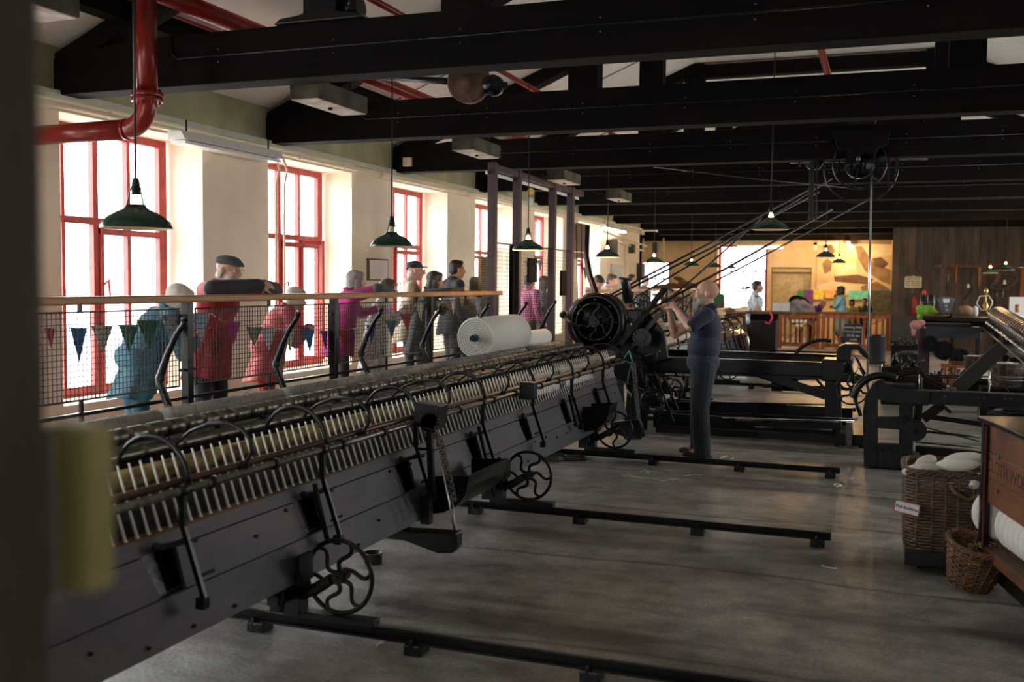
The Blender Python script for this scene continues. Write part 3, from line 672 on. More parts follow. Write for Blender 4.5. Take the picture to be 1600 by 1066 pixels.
# ---- pale trunking, pipes and light fittings on the left wall
o = thing('wall_trunking', 'pale green cable trunking and cream pipe along the top of the window wall', 'trunking', (-6.5, 12, 3.2))
MB().bx(-6.55, -6.47, 1, YEND, 3.215, 3.275).build('trunking', m_paleg, o, .004)
m = MB().cyl((-6.5, 1, 3.165), (-6.5, YEND, 3.165), .022, n=10); m.cyl((-6.49, 1, 3.115), (-6.49, YEND, 3.115), .012, n=8); m.build('pipe', m_cream, o)
m = MB()
for k in range(14): m.ring((-6.5, 5.2+1.03*k, 3.165), .03, .006, 'Y', 12, 5)
for y in (10.02, 9.86): m.tube([(-6.5, y, 3.1), (-6.48, y+.05, 2.98), (-6.5, y+.02, 2.8), (-6.5, y, .7)], .013, 6)
m.build('pipe_clip', m_cream, o)
def fitting(y0, y1, label, lit=False):
    t = thing('fluorescent_fitting', label, 'light fitting', (-6.36, (y0+y1)/2, 3.05), 'fluorescent fittings')
    MB().prism([(-6.46, 3.13), (-6.30, 3.13), (-6.26, 3.05), (-6.46, 3.04)], 'Y', y0, y1).build('housing', M('white_enamel_metal', (.72, .74, .70), .35, 0, .05), t, .004)
    MB().bx(-6.45, -6.28, y0+.03, y1-.03, 3.01, 3.04).build('diffuser', EM('lit_tube', (1, .97, .9), 5) if lit else M('opal_plastic', (.75, .77, .74), .3, 0, .04), t)
    for y in (y0+.15, y1-.15): MB().bar((-6.36, y, 3.13), (-6.36, y, 3.25), .012, .012).build('hanger', m_iron, t)
fitting(7.98, 9.66, 'unlit white fluorescent fitting above the nearest windows')
fitting(at(940, 350, X=-6.4).y, at(972, 360, X=-6.4).y, 'small lit fluorescent fitting high on the far wall section', True)
# ---- small notice on the wall between windows, pipes and boxes on the far stretch
o = tag(MB().bx(-6.56, -6.53, at(573, 420, X=-6.55).y, at(605, 420, X=-6.55).y, 1.72, 2.02).build('notice_board', m_brown, at=(-6.54, 12, 1.72)), 'small framed white notice on the window wall behind the leaning visitors', 'notice')
MB().bx(-6.53, -6.52, at(575.5, 420, X=-6.55).y, at(603, 420, X=-6.55).y, 1.74, 2.0).build('sheet', m_paper, o)
o.location = (0, 0, 0); o.data.transform(Matrix.Translation((-6.54, 12, 1.72))); ORG[o.name] = V((0, 0, 0))
for c in o.children: c.data.transform(Matrix.Translation((-6.54, 12, 1.72)))
# ---- big red pipe
t = thing('sprinkler_main', 'big oxide-red pipe dropping in front of the nearest truss with a bolted flange and elbow', 'pipe', (-5.3, 6.3, 3.0))
px_ = -5.285; r = .076
MB().cyl((px_, 6.3, 3.10), (px_, 6.3, 3.86), r, n=24).build('riser', m_redpipe, t)
el = [(px_-.2+.2*cos(a), 6.3, 3.06-.0+.2*(sin(a))-.0) for a in [-R(90)*i/8 for i in range(9)]]
MB().tube([(px_, 6.3, 3.11)]+el, r, 24).tube([(px_-.18, 6.3, 2.86), (px_-.21, 6.3, 2.86)], r*1.06, 24).build('elbow', m_redpipe, t)
MB().cyl((px_-.2, 6.3, 2.86), (-6.56, 6.3, 2.845), r, n=24).build('branch', m_redpipe, t)
m = MB().cyl((px_, 6.3, 3.095), (px_, 6.3, 3.128), .118, n=28).cyl((px_, 6.3, 3.055), (px_, 6.3, 3.089), .118, n=28); m.build('flange', m_redpipe, t, .003)
for i in range(8):
    a = 2*pi*i/8+.3; MB().cyl((px_+.097*cos(a), 6.3+.097*sin(a), 3.03), (px_+.097*cos(a), 6.3+.097*sin(a), 3.15), .011, n=6).build('flange_bolt', m_redpipe, t)
MB().cyl((px_, 3.0, 3.91), (px_, 24, 3.91), r, n=20).build('ceiling_run', m_redpipe, t)
m = MB()
def redpipe(name, p, q, r, label):
    tag(MB().cyl(p, q, r, n=12).build(name, m_redpipe, at=((V(p)+V(q))/2)[:]), label, 'pipe', 'thin red ceiling pipes')
def redpipe(name, p, q, r, label):
    c = (V(p)+V(q))/2; o = MB().cyl(p, q, r, n=12).build(name, m_redpipe, at=tuple(c))
    tag(o, label, 'pipe', 'thin red ceiling pipes')
redpipe('ceiling_pipe', (-4.0, 3, 4.02), (-4.0, 22, 4.02), .03, 'thin red pipe under the roof slope, crossing between the trusses at top centre')
redpipe('ceiling_pipe', (-5.68, 3, 3.93), (-5.68, 9.5, 3.93), .016, 'thinnest red pipe at top left beside the big riser')
p = at(1288, 96, Z=4.55); redpipe('ceiling_pipe', (p.x, 9, 4.55), (p.x, 15.5, 4.55), .045, 'short red pipe seen in the bright strip of ceiling at upper right')
struct(MB().bx(-5.93, -5.76, -2, 27, 3.79, 3.97).build('trim_4', m_tie))
# ---- hanging drip boxes
for i, (a, b, c, lab) in enumerate([(453, 496, 576, 'weathered wooden drip box nearest the camera, under the first roof truss'), (706, 740, 786, 'second hanging wooden drip box, under the second truss'), (855, 884, 911, 'third hanging wooden drip box, above the third lamp'), (948, 968, 989, 'farthest and smallest hanging wooden drip box')]):
    x0 = -4.45; y0 = at(a, 200, X=x0).y; x1 = -4.19; y1 = min(y0+.8, at(c, 200, X=x1).y)
    t = thing('drip_box', lab, 'box', ((x0+x1)/2, (y0+y1)/2, 3.14), 'hanging drip boxes')
    MB().bx(x0, x1, y0, y1, 3.145, 3.285).build('tray', m_woodbox, t, .004)
    MB().bx(x0+.01, x1-.01, y0+.01, y1-.01, 3.138, 3.1455).build('underside', m_boxpale, t)
    MB().cyl(((x0+x1)/2, (y0+y1)/2, 3.115), ((x0+x1)/2, (y0+y1)/2, 3.14), .02, n=8).build('outlet', m_iron, t)
    for yy in (y0+.06, y1-.06): MB().bar(((x0+x1)/2, yy, 3.28), ((x0+x1)/2, yy, 3.75), .012, .012).build('hanger', m_iron, t)
p = at(125, 28, Z=3.15); t = thing('drip_box', 'dark drip box cut by the blurred column at the top left corner', 'box', p, 'hanging drip boxes')
MB().bx(p.x-.28, p.x, p.y-.75, p.y, 3.15, 3.30).build('tray', m_woodbox, t, .004); MB().bx(p.x-.27, p.x-.01, p.y-.74, p.y-.01, 3.143, 3.1505).build('underside', m_boxpale, t)
for yy in (p.y-.7, p.y-.05): MB().bar((p.x-.14, yy, 3.3), (p.x-.14, yy, 4.2), .012, .012).build('hanger', m_iron, t)
p = at(637, 253, Y=12.80); tag(MB().bx(p.x-.06, p.x+.06, 12.77, 12.83, p.z-.06, p.z+.06).build('junction_box', m_cream, at=tuple(p)), 'small cream junction box on the third truss end', 'junction box')
p = at(829, 299, Y=15.86); t = thing('alarm_sounder', 'amber disc and white lamp unit on the truss above the third lamp', 'alarm', p)
MB().cyl(p, p+V((0, .04, 0)), .055, n=20).build('amber_disc', M('amber_plastic', (.75, .48, .10), .4), t); MB().cap(p+V((.005, 0, -.13)), p+V((.005, 0, -.19)), .042, .04).build('white_unit', M('white_plastic', (.75, .78, .8), .4), t)
# ---- pendant lamps
def lamp_proto():
    t = thing('pendant_lamp', 'x', 'lamp', (0, 0, 0), 'green enamel pendant lamps')
    pr = [(.182, 0), (.180, .010), (.166, .036), (.138, .062), (.100, .084), (.064, .100), (.052, .112), (.048, .122)]
    MB().lathe(pr, n=36).build('shade', m_lampg, t)
    MB().lathe([(r-.003, z-.002) for r, z in pr], n=36).build('shade_lining', m_lampw, t)
    m = MB().lathe([(.0, .262), (.014, .258), (.02, .24), (.022, .215), (.028, .21), (.028, .2), (.022, .195), (.022, .172), (0, .172)], n=16)
    for a in (0, pi*2/3, pi*4/3): m.bar((.026*cos(a), .026*sin(a), .205), (.05*cos(a), .05*sin(a), .115), .008, .006)
    m.build('lamp_holder', m_blk, t)
    m = MB(); m.lathe([(0, .105), (.014, .108), (.024, .12), (.027, .135), (.022, .155), (.013, .17), (.011, .18)], n=16)
    m.build('bulb', m_bulb, t)
    return t
LP = lamp_proto(); lamp_first = True
def lamp(px, py, w, lab, top=None, lit=True, dia=.364, shade=None):
    global lamp_first
    p = dep(px, py, F*dia/w)
    if lamp_first: t = LP; lamp_first = False; t.location = p; t['label'] = lab
    else: t = place(LP, p, 0, lab)
    ORG[t.name] = V((0, 0, 0)); top = top or 3.3
    c = MB().cyl((0, 0, .255), (0, 0, top-p.z), .0065, n=6).build('cord', m_blk, t)
    b = [c for c in t.children if c.name.startswith('bulb')][0]
    b.material_slots[0].link = 'OBJECT'; b.material_slots[0].material = m_bulb if lit == 1 else m_bulbd if lit else m_lampw
    return t
lamp(213, 357, 110, 'green enamel pendant lamp hanging before the nearest window', 3.9, 2)
lamp(612, 385, 66, 'green enamel pendant lamp before the wall between second and third windows', 3.6, 0)
lamp(825, 391, 49, 'lit green pendant lamp hanging by the maroon posts', 3.3)
lamp(949, 402, 38, 'lit green pendant lamp right of the maroon posts, fourth along the window wall', 3.3)
lamp(1022, 411, 30, 'lit green pendant lamp above the far end of the near belts', 3.3)
lamp(1080, 416, 25, 'small green pendant lamp left of the end window', 3.3)
lamp(1117, 418, 22, 'dark little pendant lamp seen against the left half of the end window', 3.3, 0)
lamp(1142, 420, 18, 'smallest pendant lamp, seen against the middle of the end window', 3.3, 0)
lamp(1204, 359, 56, 'green pendant lamp hanging over the belts, right of the standing man', 3.5)
lamp(1290, 402, 29, 'green pendant lamp in front of the sepia mural, the larger of that pair', 3.3)
lamp(1311, 411, 21, 'green pendant lamp in front of the sepia mural, the smaller of that pair', 3.3)
lamp(1547, 427, 25, 'pendant lamp seen edge-on before the hanging tools on the dark boards', 3.3)
lamp(1571, 422, 27, 'green pendant lamp over the right end of the workbench', 3.3)
lamp(1606, 418, 28, 'pendant lamp cut by the right edge of the picture', 3.3)
# ---- line-shaft pulley and gear seen above the beams
t = thing('shaft_pulley', 'old line-shaft pulley hanging between the first two trusses', 'pulley', at(733, 130, Y=8.2))
p = at(733, 128, Y=8.2)
MB().lathe([(.0, -.06), (.04, -.06), (.05, -.05), (.17, -.05), (.185, -.05), (.185, .05), (.17, .05), (.05, .05), (0, .06)], p, 'Y', 28).build('pulley', M('rusty_iron', (.10, .055, .03), .7, .3, .4, 12), t)
MB().cyl(p+V((-.9, 0, .1)), p+V((.35, 0, -.05)), .03, n=10).build('shaft', m_iron2, t)
MB().lathe([(.0, 0), (.06, 0), (.06, .09), (.09, .09), (.09, .16), (.03, .16), (.03, .3)], p+V((.22, -.1, -.04)), 'Y', 14).build('coupling', m_iron, t)
MB().bar(p+V((0, 0, 0)), p+V((0, 0, .6)), .06, .04).build('hanger', m_iron, t)
p = at(500, 30, Y=6.6); t = thing('shaft_bearing', 'black bearing bracket on top of the nearest truss at top left of centre', 'bearing', p)
MB().prism([(p.x-.42, 3.64), (p.x+.35, 3.64), (p.x+.3, 3.68), (p.x+.12, 3.7), (p.x+.1, 4.2), (p.x-.16, 4.2), (p.x-.16, 3.70), (p.x-.36, 3.68)], 'Y', 6.62, 6.9).build('bracket', m_iron, t, .01)
MB().cyl((p.x+.1, 6.75, 3.74), (p.x+.26, 6.75, 3.74), .08, n=16).cyl((p.x+.2, 6.7, 3.66), (p.x+.2, 6.7, 3.95), .03, n=10).build('coupling', m_iron, t)
# ---- out-of-focus column close to the camera
cp = dep(77, 533, .92)
t = thing('iron_column', 'dark out-of-focus column filling the left edge of the picture', 'column', (cp.x-.1, cp.y-.08, 0))
MB().bx(cp.x-.3, cp.x, cp.y-.16, cp.y, 0, 3.3).build('shaft', M('grimy_column_paint', (.035, .030, .020), .6, 0, .35, 5, .2, 20, (1, 1, .4), (.065, .062, .048)), t, .012)
a = dep(128, 792, .98)
MB().bx(a.x-.032, a.x+.026, a.y-.02, a.y+.02, a.z-.082, a.z+.082).build('switch_box', M('olive_switch_paint', (.36, .34, .17), .5, 0, .15), t, .01)
MB().bx(a.x-.040, a.x-.010, a.y-.027, a.y-.018, a.z-.088, a.z+.080).build('switch_cover', M('grey_switch_cover', (.28, .29, .27), .5, 0, .1), t, .004)
# ================================================================ HEADSTOCK, BELTS, FRAMES
def pp(pts, Y, s=1., ox=0., oy=0.): 
    return [(at(ox+p[0]*s, oy+p[1]*s, Y=Y).x, at(ox+p[0]*s, oy+p[1]*s, Y=Y).z) for p in pts]
def pt(px, py, Y): return at(px, py, Y=Y)
hs = thing('headstock', 'black iron driving headstock with rim wheel and long beams behind the standing man', 'spinning machine', (-2.6, 11.6, 0))
c = pt(930, 503, 11.2)
m = MB(); m.lathe([(.285, -.02), (.335, -.02), (.335, .10), (.325, .10), (.30, .06), (.285, .0), (.285, -.02)], c, 'Y', 48); m.ring(c+V((0, -.02, 0)), .215, .013, 'Y', 40, 6)
m.lathe([(0, .07), (.30, .07), (.30, .09), (0, .09)], c, 'Y', 40); m.build('rim_wheel', m_iron, hs)
wheel_parts(hs, c.x, c.y-.03, c.z, .225, m_iron2, .4, 6, .06, .012)
c2 = c+V((.02, .17, 0)); m = MB(); m.lathe([(.27, -.04), (.32, -.04), (.335, 0), (.33, .12), (.30, .17), (.10, .18)], c2, 'Y', 40); m.build('grooved_drum', M('rust_edged_iron', (.05, .032, .018), .45, .4, .5, 9), hs)
for i in range(8):
    a = 2*pi*i/8; p = c+V((.255*cos(a), -.015, .255*sin(a))); MB().cyl(p, p+V((0, -.02, 0)), .012, n=6).build('rim_bolt', m_iron2, hs)
MB().prism(pp([(985, 520), (1000, 470), (1040, 520), (1045, 560), (1010, 570), (1012, 680), (985, 680), (990, 600), (960, 590), (965, 530)], 11.65), 'Y', 11.6, 11.66).build('side_frame', m_iron, hs, .008)
MB().prism(pp([(962, 540), (1000, 520), (1030, 545), (1035, 600), (1010, 640), (1012, 672), (975, 672), (980, 610)], 12.3), 'Y', 12.28, 12.36).build('side_frame', m_iron, hs, .008)
def bars(name, lst, mat=m_iron, w=.03, th=.02, parent=None):
    for a in lst:
        p, q = pt(a[0], a[1], a[4]), pt(a[2], a[3], a[5] if len(a) > 5 and a[5] else a[4]); ww = a[6] if len(a) > 6 else w
        MB().bar(p, q, th, ww, (1, 0, 0) if abs((q-p).normalized().z) > .9 else (0, 0, 1)).build(name, mat, parent or hs, .003)
def rods(name, lst, r=.009, mat=m_iron, parent=None):
    for a in lst:
        p, q = pt(a[0], a[1], a[4]), pt(a[2], a[3], a[5] if len(a) > 5 and a[5] else a[4]); MB().cyl(p, q, a[6] if len(a) > 6 else r, n=8).build(name, mat, parent or hs)
bars('diagonal_arm', [(968, 538, 1042, 448, 11.3, 11.4, .07), (985, 545, 1050, 470, 11.5, 11.5, .05), (1036, 446, 1052, 455, 11.3, 11.3, .03), (1020, 580, 1052, 660, 11.5, 11.5, .035), (1030, 575, 1062, 648, 11.7, 11.7, .03), (1000, 565, 985, 640, 11.3, 11.3, .03), (958, 545, 1000, 560, 11.1, 11.1, .05)])
pts = [pt(918, 352, 11.9), pt(916, 400, 11.9), pt(921, 430, 11.85), pt(930, 455, 11.8), pt(934, 485, 11.75)]
MB().tube(pts, [.03, .034, .038, .038, .034], 8, flat=.4).build('belt_lever', m_iron, hs)
pts = [pt(880, 492, 11.2), pt(892, 505, 11.1), pt(905, 512, 11.1)]; MB().tube(pts, [.02, .022, .03], 8).ell(pts[0], (.045, .045, .045)).build('ball_lever', m_iron, hs)
p = pt(977, 440, 11.0); q = pt(983, 474, 11.0)
m = MB().tube([p+(p-q)*.1, p, q], [.055, .05, .052], 14); m.bar(p+V((-.07, 0, .04)), p+V((.07, 0, .02)), .02, .03); m.build('oil_canister', m_iron, hs)
w_ = pt(1003, 473, 11.1); wheel_parts(hs, w_.x, w_.y, w_.z, .105, m_iron, .2, 4, .02, .009)
MB().bx(-3.0, -2.62, 11.35, 12.1, 1.26, 1.42).build('gear_cover', m_iron, hs, .02)
g = pt(1003, 528, 11.2); m = MB(); m.lathe([(0, -.02), (.05, -.02), (.055, .0), (.08, .0), (.082, -.02), (.1, -.02), (.1, .03), (0, .03)], g, 'Y', 28, False)
for i in range(24): a = 2*pi*i/24; m.bx(g.x+.103*cos(a)-.006, g.x+.103*cos(a)+.006, g.y-.02, g.y+.03, g.z+.103*sin(a)-.006, g.z+.103*sin(a)+.006)
m.build('gear_wheel', m_iron2, hs)
g = pt(1019, 628, 11.2); m = MB(); m.ring(g, .12, .016, 'Y', 28, 6).lathe([(0, 0), (.04, 0), (.045, .015), (.08, .015), (.08, .04), (0, .04)], g, 'Y', 20, False); m.ring(g+V((0, .06, 0)), .14, .012, 'Y', 28, 6); m.build('rope_pulley', m_iron2, hs)
g = pt(1049, 610, 11.9); wheel_parts(hs, g.x, g.y, g.z, .15, m_iron, .5, 6, .025, .011)
chain(pt(991, 566, 10.75), pt(1000, 660, 10.75), 34, hs, m_steeld, .012, .004); chain(pt(987, 566, 10.8), pt(997, 655, 10.8), 32, hs, m_steeld, .012, .004)
bars('chain_weight', [(996, 655, 1004, 683, 10.8, 10.8, .06)]); 
MB().prism(pp([(955, 660), (1000, 655), (1005, 668), (1003, 686), (990, 686), (955, 675)], 10.8), 'Y', 10.75, 10.83).build('weight_arm', m_iron, hs, .01)
rods('guide_rod', [(900, 350, 905, 560, 12.2, 12.2, .006), (908, 350, 912, 560, 12.2, 12.2, .006), (962, 560, 1010, 575, 10.9, 11.4, .012), (1005, 585, 1100, 590, 11.4, 11.4), (985, 600, 1040, 625, 11.0, 11.6), (1012, 600, 1035, 668, 11.3)], mat=m_iron2)
MB().tube([pt(975, 560, 10.9), pt(983, 548, 10.85), pt(988, 565, 10.8), pt(982, 585, 10.8), pt(980, 600, 10.8)], .007, 8).build('blue_cord', M('faded_blue_rope', (.15, .36, .45), .8), hs)
# long beams towards the man
def zat(px, py, Y): return at(px, py, Y=Y).z
MB().prism([(11.74, .855), (11.86, .855), (11.86, .835), (11.815, .83), (11.815, .70), (11.87, .69), (11.87, .665), (11.73, .665), (11.73, .69), (11.785, .70), (11.785, .83), (11.74, .835)], 'X', -2.7, -.42).build('front_beam', m_iron, hs)
MB().prism([(12.44, .90), (12.56, .90), (12.56, .88), (12.515, .87), (12.515, .73), (12.57, .71), (12.43, .71), (12.485, .73), (12.485, .87), (12.44, .88)], 'X', -2.7, -.42).build('rear_beam', m_iron, hs)
MB().bx(-2.5, -.4, 11.62, 11.72, .03, .20).build('base_beam', m_iron, hs, .004)
MB().bx(-2.6, -.3, 12.25, 12.36, .04, .30).build('base_beam', m_iron, hs, .004)
MB().bx(-2.4, -.25, 11.30, 11.37, .02, .10).build('base_beam', m_iron, hs, .004)
rods('draw_rod', [(1005, 640, 1340, 655, 11.5, 11.5, .011), (1150, 657, 1310, 660, 11.2, 11.2, .014), (1120, 545, 1325, 552, 12.1, 12.1, .010), (1120, 549, 1305, 556, 11.9, 11.9, .008), (1060, 628, 1300, 633, 12.1, 12.1, .010), (1180, 668, 1300, 672, 11.0, 11.0, .012)], mat=m_iron2)
MB().cyl(pt(1128, 653, 11.25), pt(1335, 658, 11.25), .006, n=6).build('bright_rod', m_steel, hs)
# counterweights, braces, end frame
for (x0, x1, y0, y1) in ((1206, 1222, 594, 612), (1222, 1247, 586, 612)): a, b = pt(x0, y0, 11.95), pt(x1, y1, 11.95); MB().cyl((a.x, 11.95, (a.z+b.z)/2), (b.x, 11.95, (a.z+b.z)/2), abs(a.z-b.z)/2, n=20).build('counterweight', m_iron, hs, .004)
MB().cyl(pt(1192, 603, 11.95), pt(1215, 603, 11.95), .025, n=12).build('pivot', m_iron, hs)
bars('brace', [(1185, 583, 1290, 618, 11.85, 11.85, .10), (1245, 592, 1292, 590, 12.2, 12.2, .03), (1270, 585, 1290, 610, 12.1, 12.1, .03), (1240, 600, 1300, 625, 12.0, 12.0, .05)])
MB().prism(pp([(1290, 583), (1313, 583), (1316, 690), (1286, 690), (1289, 660)], 11.8), 'Y', 11.72, 11.9).build('end_column', m_iron, hs, .006)
MB().prism(pp([(1312, 540), (1322, 536), (1342, 537), (1357, 552), (1357, 560), (1350, 556), (1340, 544), (1330, 545), (1328, 583), (1308, 583), (1308, 547)], 11.8), 'Y', 11.6, 11.95).build('end_housing', m_iron, hs, .006)
MB().bx(-.62, -.30, 11.55, 12.05, .66, .90).build('gearbox', m_iron, hs, .02)
MB().tube([pt(1322, 582, 11.5), pt(1321, 568, 11.5), pt(1325, 564, 11.5), pt(1329, 568, 11.5), pt(1332, 583, 11.5), pt(1334, 600, 11.5)], .02, 8).build('cranked_lever', m_iron2, hs)
MB().ring(pt(1324, 570, 11.4), .115, .006, 'Y', 30, 6, -80, 80).build('guard_arc', m_steeld, hs)
g = pt(1331, 608, 11.35); m = MB(); wheel_parts(hs, g.x, g.y, g.z, .175, m_iron2, .9, 6, .03, .009)
rods('diagonal_rod', [(1338, 560, 1352, 585, 11.4, 11.4, .013), (1343, 575, 1357, 600, 11.3), (1335, 620, 1345, 650, 11.3, 11.3, .02)], mat=m_iron2)
MB().bx(-.45, -.1, 11.2, 11.9, .0, .14).build('foot_casting', m_iron, hs, .01)
m = MB(); m.ring(pt(1285, 580, 12.0), .35, .02, 'Y', 26, 6, 75, 150)
for i in range(18):
    a = R(78+4*i); q = pt(1285, 580, 12.0)+V((.372*cos(a), 0, .372*sin(a))); m.bx(q.x-.007, q.x+.007, q.y-.015, q.y+.015, q.z-.008, q.z+.008)
m.build('toothed_quadrant', m_iron, hs)
MB().bx(-.33, -.27, 11.1, 11.16, .02, .28).bx(-.40, -.2, 11.1, 11.16, .0, .03).build('small_stop', m_steeld, hs)
o = tag(MB().cyl(pt(1362, 262, 12.7), pt(1355, 606, 12.7), .0135, n=12).build('support_rod', m_steel, at=tuple(pt(1358, 430, 12.7))), 'slender bright vertical steel rod from the roof to the right end of the headstock', 'rod')
q_ = random.Random(21)
for i in range(34):
    a = pt(q_.uniform(985, 1060), q_.uniform(545, 672), q_.uniform(11.2, 12.2)); k = q_.random()
    if k < .55: MB().cyl(a, a+V((q_.uniform(-.3, .3), q_.uniform(-.1, .1), q_.uniform(-.3, .3))), q_.uniform(.006, .014), n=7).build('linkage_rod', m_iron2 if k < .4 else m_steeld, hs)
    elif k < .8: MB().cyl(a, a+V((0, .05, 0)), q_.uniform(.03, .07), n=18).build('small_pulley', m_iron2, hs)
    else: MB().bar(a, a+V((q_.uniform(-.2, .2), 0, q_.uniform(-.25, .25))), .02, .045).build('flat_link', m_iron, hs)
# ---- right-hand headstock
rh = thing('headstock', 'black open-sided cast frame with a round disc, carrying the beam at right', 'machine frame', (.1, 10.1, 0))
def cf(Y, t, dx=0, dy=0, s=1/4.44):
    P = lambda l: pp([(a+dx, b+dy) for a, b in l], Y, s, 1330, 500)
    m = MB()
    m.prism(P([(88, 1020), (80, 640), (100, 520), (150, 445), (185, 420), (185, 1020)]), 'Y', Y, Y+t)
    m.prism(P([(185, 420), (215, 412), (240, 440), (300, 470), (350, 482), (430, 486), (430, 580), (332, 580), (185, 555)]), 'Y', Y, Y+t)
    m.prism(P([(332, 580), (430, 580), (430, 1030), (332, 1030)]), 'Y', Y, Y+t)
    m.prism(P([(185, 672), (332, 672), (332, 760), (185, 752)]), 'Y', Y, Y+t)
    m.prism(P([(185, 855), (332, 860), (332, 1030), (185, 1025)]), 'Y', Y, Y+t)
    return m
m_ir3 = M('blue_black_cast_iron', (.013, .015, .019), .42, .1, .25, 8, .2, 40, spec=.35)
cf(9.98, .05).build('side_plate', m_ir3, rh, .006)
cf(10.28, .05).build('side_plate', m_ir3, rh, .006)
MB().bx(-.08, .30, 10.03, 10.28, .74, .80).bx(-.12, .36, 10.03, 10.28, .02, .14).build('cross_member', m_iron, rh, .005)
MB().ring(V((at(1377, 640, Y=10.15).x, 10.15, .62)), .25, .035, 'Y', 24, 8, 60, 175).build('arched_cover', m_iron, rh)
d = pt(1430, 673, 9.9); MB().cyl(d, d+V((0, .03, 0)), .100, n=36).build('disc', m_ir3, rh, .004)
MB().cyl(d+V((0, -.03, 0)), d+V((0, .1, 0)), .022, n=12).cyl(d+V((0, -.04, 0)), d+V((0, -.02, 0)), .014, n=6).build('disc_hub', m_iron2, rh)
for (x, y) in ((1414, 656), (1377, 601), (1367, 701), (1381, 703), (1392, 703)): p = pt(x, y, 9.98); MB().cyl(p, p+V((0, -.025, 0)), .022 if x != 1414 else .035, n=12).build('boss', m_iron2, rh)
MB().bx(.24, .42, 9.94, 10.12, at(1430, 632, Y=10).z, at(1430, 610, Y=10).z).build('beam_socket', m_ir3, rh, .01)
zt = at(1500, 613, Y=10).z; zb = at(1500, 634, Y=10).z
MB().bx(.36, 3.2, 9.99, 10.05, zb, zt).build('long_beam', m_ir3, rh, .003); MB().bx(.36, 3.2, 9.97, 10.07, zt, zt+.008).build('beam_edge', m_steeld, rh)
for x in (.55, .83, .88, 1.05, 1.1): MB().cyl((x, 9.98, (zt+zb)/2+.02), (x, 9.995, (zt+zb)/2+.02), .010, n=6).build('beam_bolt', m_steeld, rh)
bars('strut', [(1436, 632, 1433, 660, 10.1, 10.1, .07), (1442, 655, 1470, 634, 10.1, 10.1, .09), (1470, 632, 1486, 645, 10.1, 10.1, .03), (1446, 668, 1530, 690, 10.6, 10.6, .012), (1450, 651, 1540, 664, 10.9, 10.9, .05)], parent=rh)
bars('floor_beam', [(1430, 703, 1535, 712, 10.6, 10.6, .09), (1425, 727, 1600, 735, 10.3, 10.3, .05)], th=.1, parent=rh)
rods('tie_rod', [(1440, 674, 1530, 683, 10.3, 10.3, .012), (1430, 691, 1530, 700, 10.5, 10.5, .008), (1375, 585, 1600, 590, 10.8, 10.8, .008), (1410, 587, 1600, 596, 10.7, 10.7, .008)], mat=m_iron, parent=rh)
l0, l1 = pt(1496, 607, 10.3), pt(1568, 541, 10.3); MB().bar(l0, l1, .04, .13, (0, 0, 1)).build('slanting_arm', M('dark_timber_arm', (.018, .018, .017), .6, 0, .3, 5, .2, 30), rh, .006)
pts = [pt(1395, 590, 10.4)]+[pt(1395+ (1482-1395)*i/8, 590-9*sin(pi*min(1, i/8*1.0)**.8)+ (14*i/8 if i > 4 else 0)+2, 10.4) for i in range(1, 9)]
m = MB().tube(pts, .022, 8)
for a, b in zip(pts, pts[1:]):
    for k in range(4): q = a.lerp(b, k/4)+V((0, 0, .024)); m.bx(q.x-.005, q.x+.005, q.y-.015, q.y+.015, q.z-.004, q.z+.008)
m.build('toothed_rack', m_iron, rh)
MB().prism(pp([(1478, 612), (1480, 606), (1494, 607), (1494, 613)], 10.0), 'Y', 9.96, 10.08).build('block', m_steeld, rh)
MB().bx(at(1530, 640, Y=9.95).x, at(1545, 640, Y=9.95).x, 9.9, 10.0, zb-.14, zb+.02).build('clamp', m_iron, rh, .005)
bars('stay', [(1375, 566, 1375, 580, 10.4, 10.4, .012), (1381, 566, 1381, 580, 10.4, 10.4, .012), (1372, 566, 1384, 566, 10.4, 10.4, .012), (1405, 570, 1412, 595, 10.5, 10.5, .03), (1552, 590, 1580, 615, 10.2, 10.2, .008)], mat=m_iron2, parent=rh)
rods('upright_rod', [(1546, 580, 1545, 614, 10.2, 10.2, .009), (1436, 585, 1436, 613, 10.2, 10.2, .006)], mat=m_steel, parent=rh)
p = pt(1580, 650, 9.6); t = thing('rope_coil', 'thick coil of dark thin rope hanging under the beam at the right edge', 'rope', p)
m = MB(); q = random.Random(2)
for i in range(26): m.ring(p+V((q.uniform(-.02, .05), q.uniform(-.06, .06), q.uniform(-.08, .05))), .17+q.uniform(-.03, .03), .006, 'Z', 30, 5)
m.build('strands', m_iron2, t)
# ---- belts and ropes rising to the line shaft
def belt(a, b, Ya, Yb, r, lab, mat=m_blk):
    p, q = pt(a[0], a[1], Ya), pt(b[0], b[1], Yb); c = (p+q)/2
    tag(MB().tube([p, c+V((0, 0, -.015)), q], r, 8).build('drive_rope', mat, at=tuple(c)), lab, 'rope', 'drive ropes to the line shaft')
belt((936, 470), (1272, 292), 11.3, 13.4, .013, 'uppermost black drive rope rising from the rim wheel past the left of the hanging lamp')
belt((944, 471), (1280, 300), 11.3, 13.4, .013, 'second black drive rope rising from the rim wheel, just under the uppermost')
belt((1001, 460), (1300, 279), 11.3, 13.2, .011, 'drive rope starting at the small spoked handwheel')
belt((975, 505), (1300, 327), 11.3, 13.2, .015, 'thick drive rope passing just above the man\'s bald head')
belt((985, 520), (1190, 340), 11.4, 13.0, .012, 'steep drive rope crossing behind the man\'s hands')
belt((1000, 500), (1362, 309), 11.6, 13.0, .010, 'lowest thin drive rope, passing behind the man\'s head to the bright rod')
belt((985, 515), (1120, 455), 11.6, 12.4, .010, 'short dark rope between headstock and wrists')
belt((1022, 261), (1338, 295), 12.2, 13.1, .005, 'thin pale cord stretched nearly level below the beams', m_steeld)
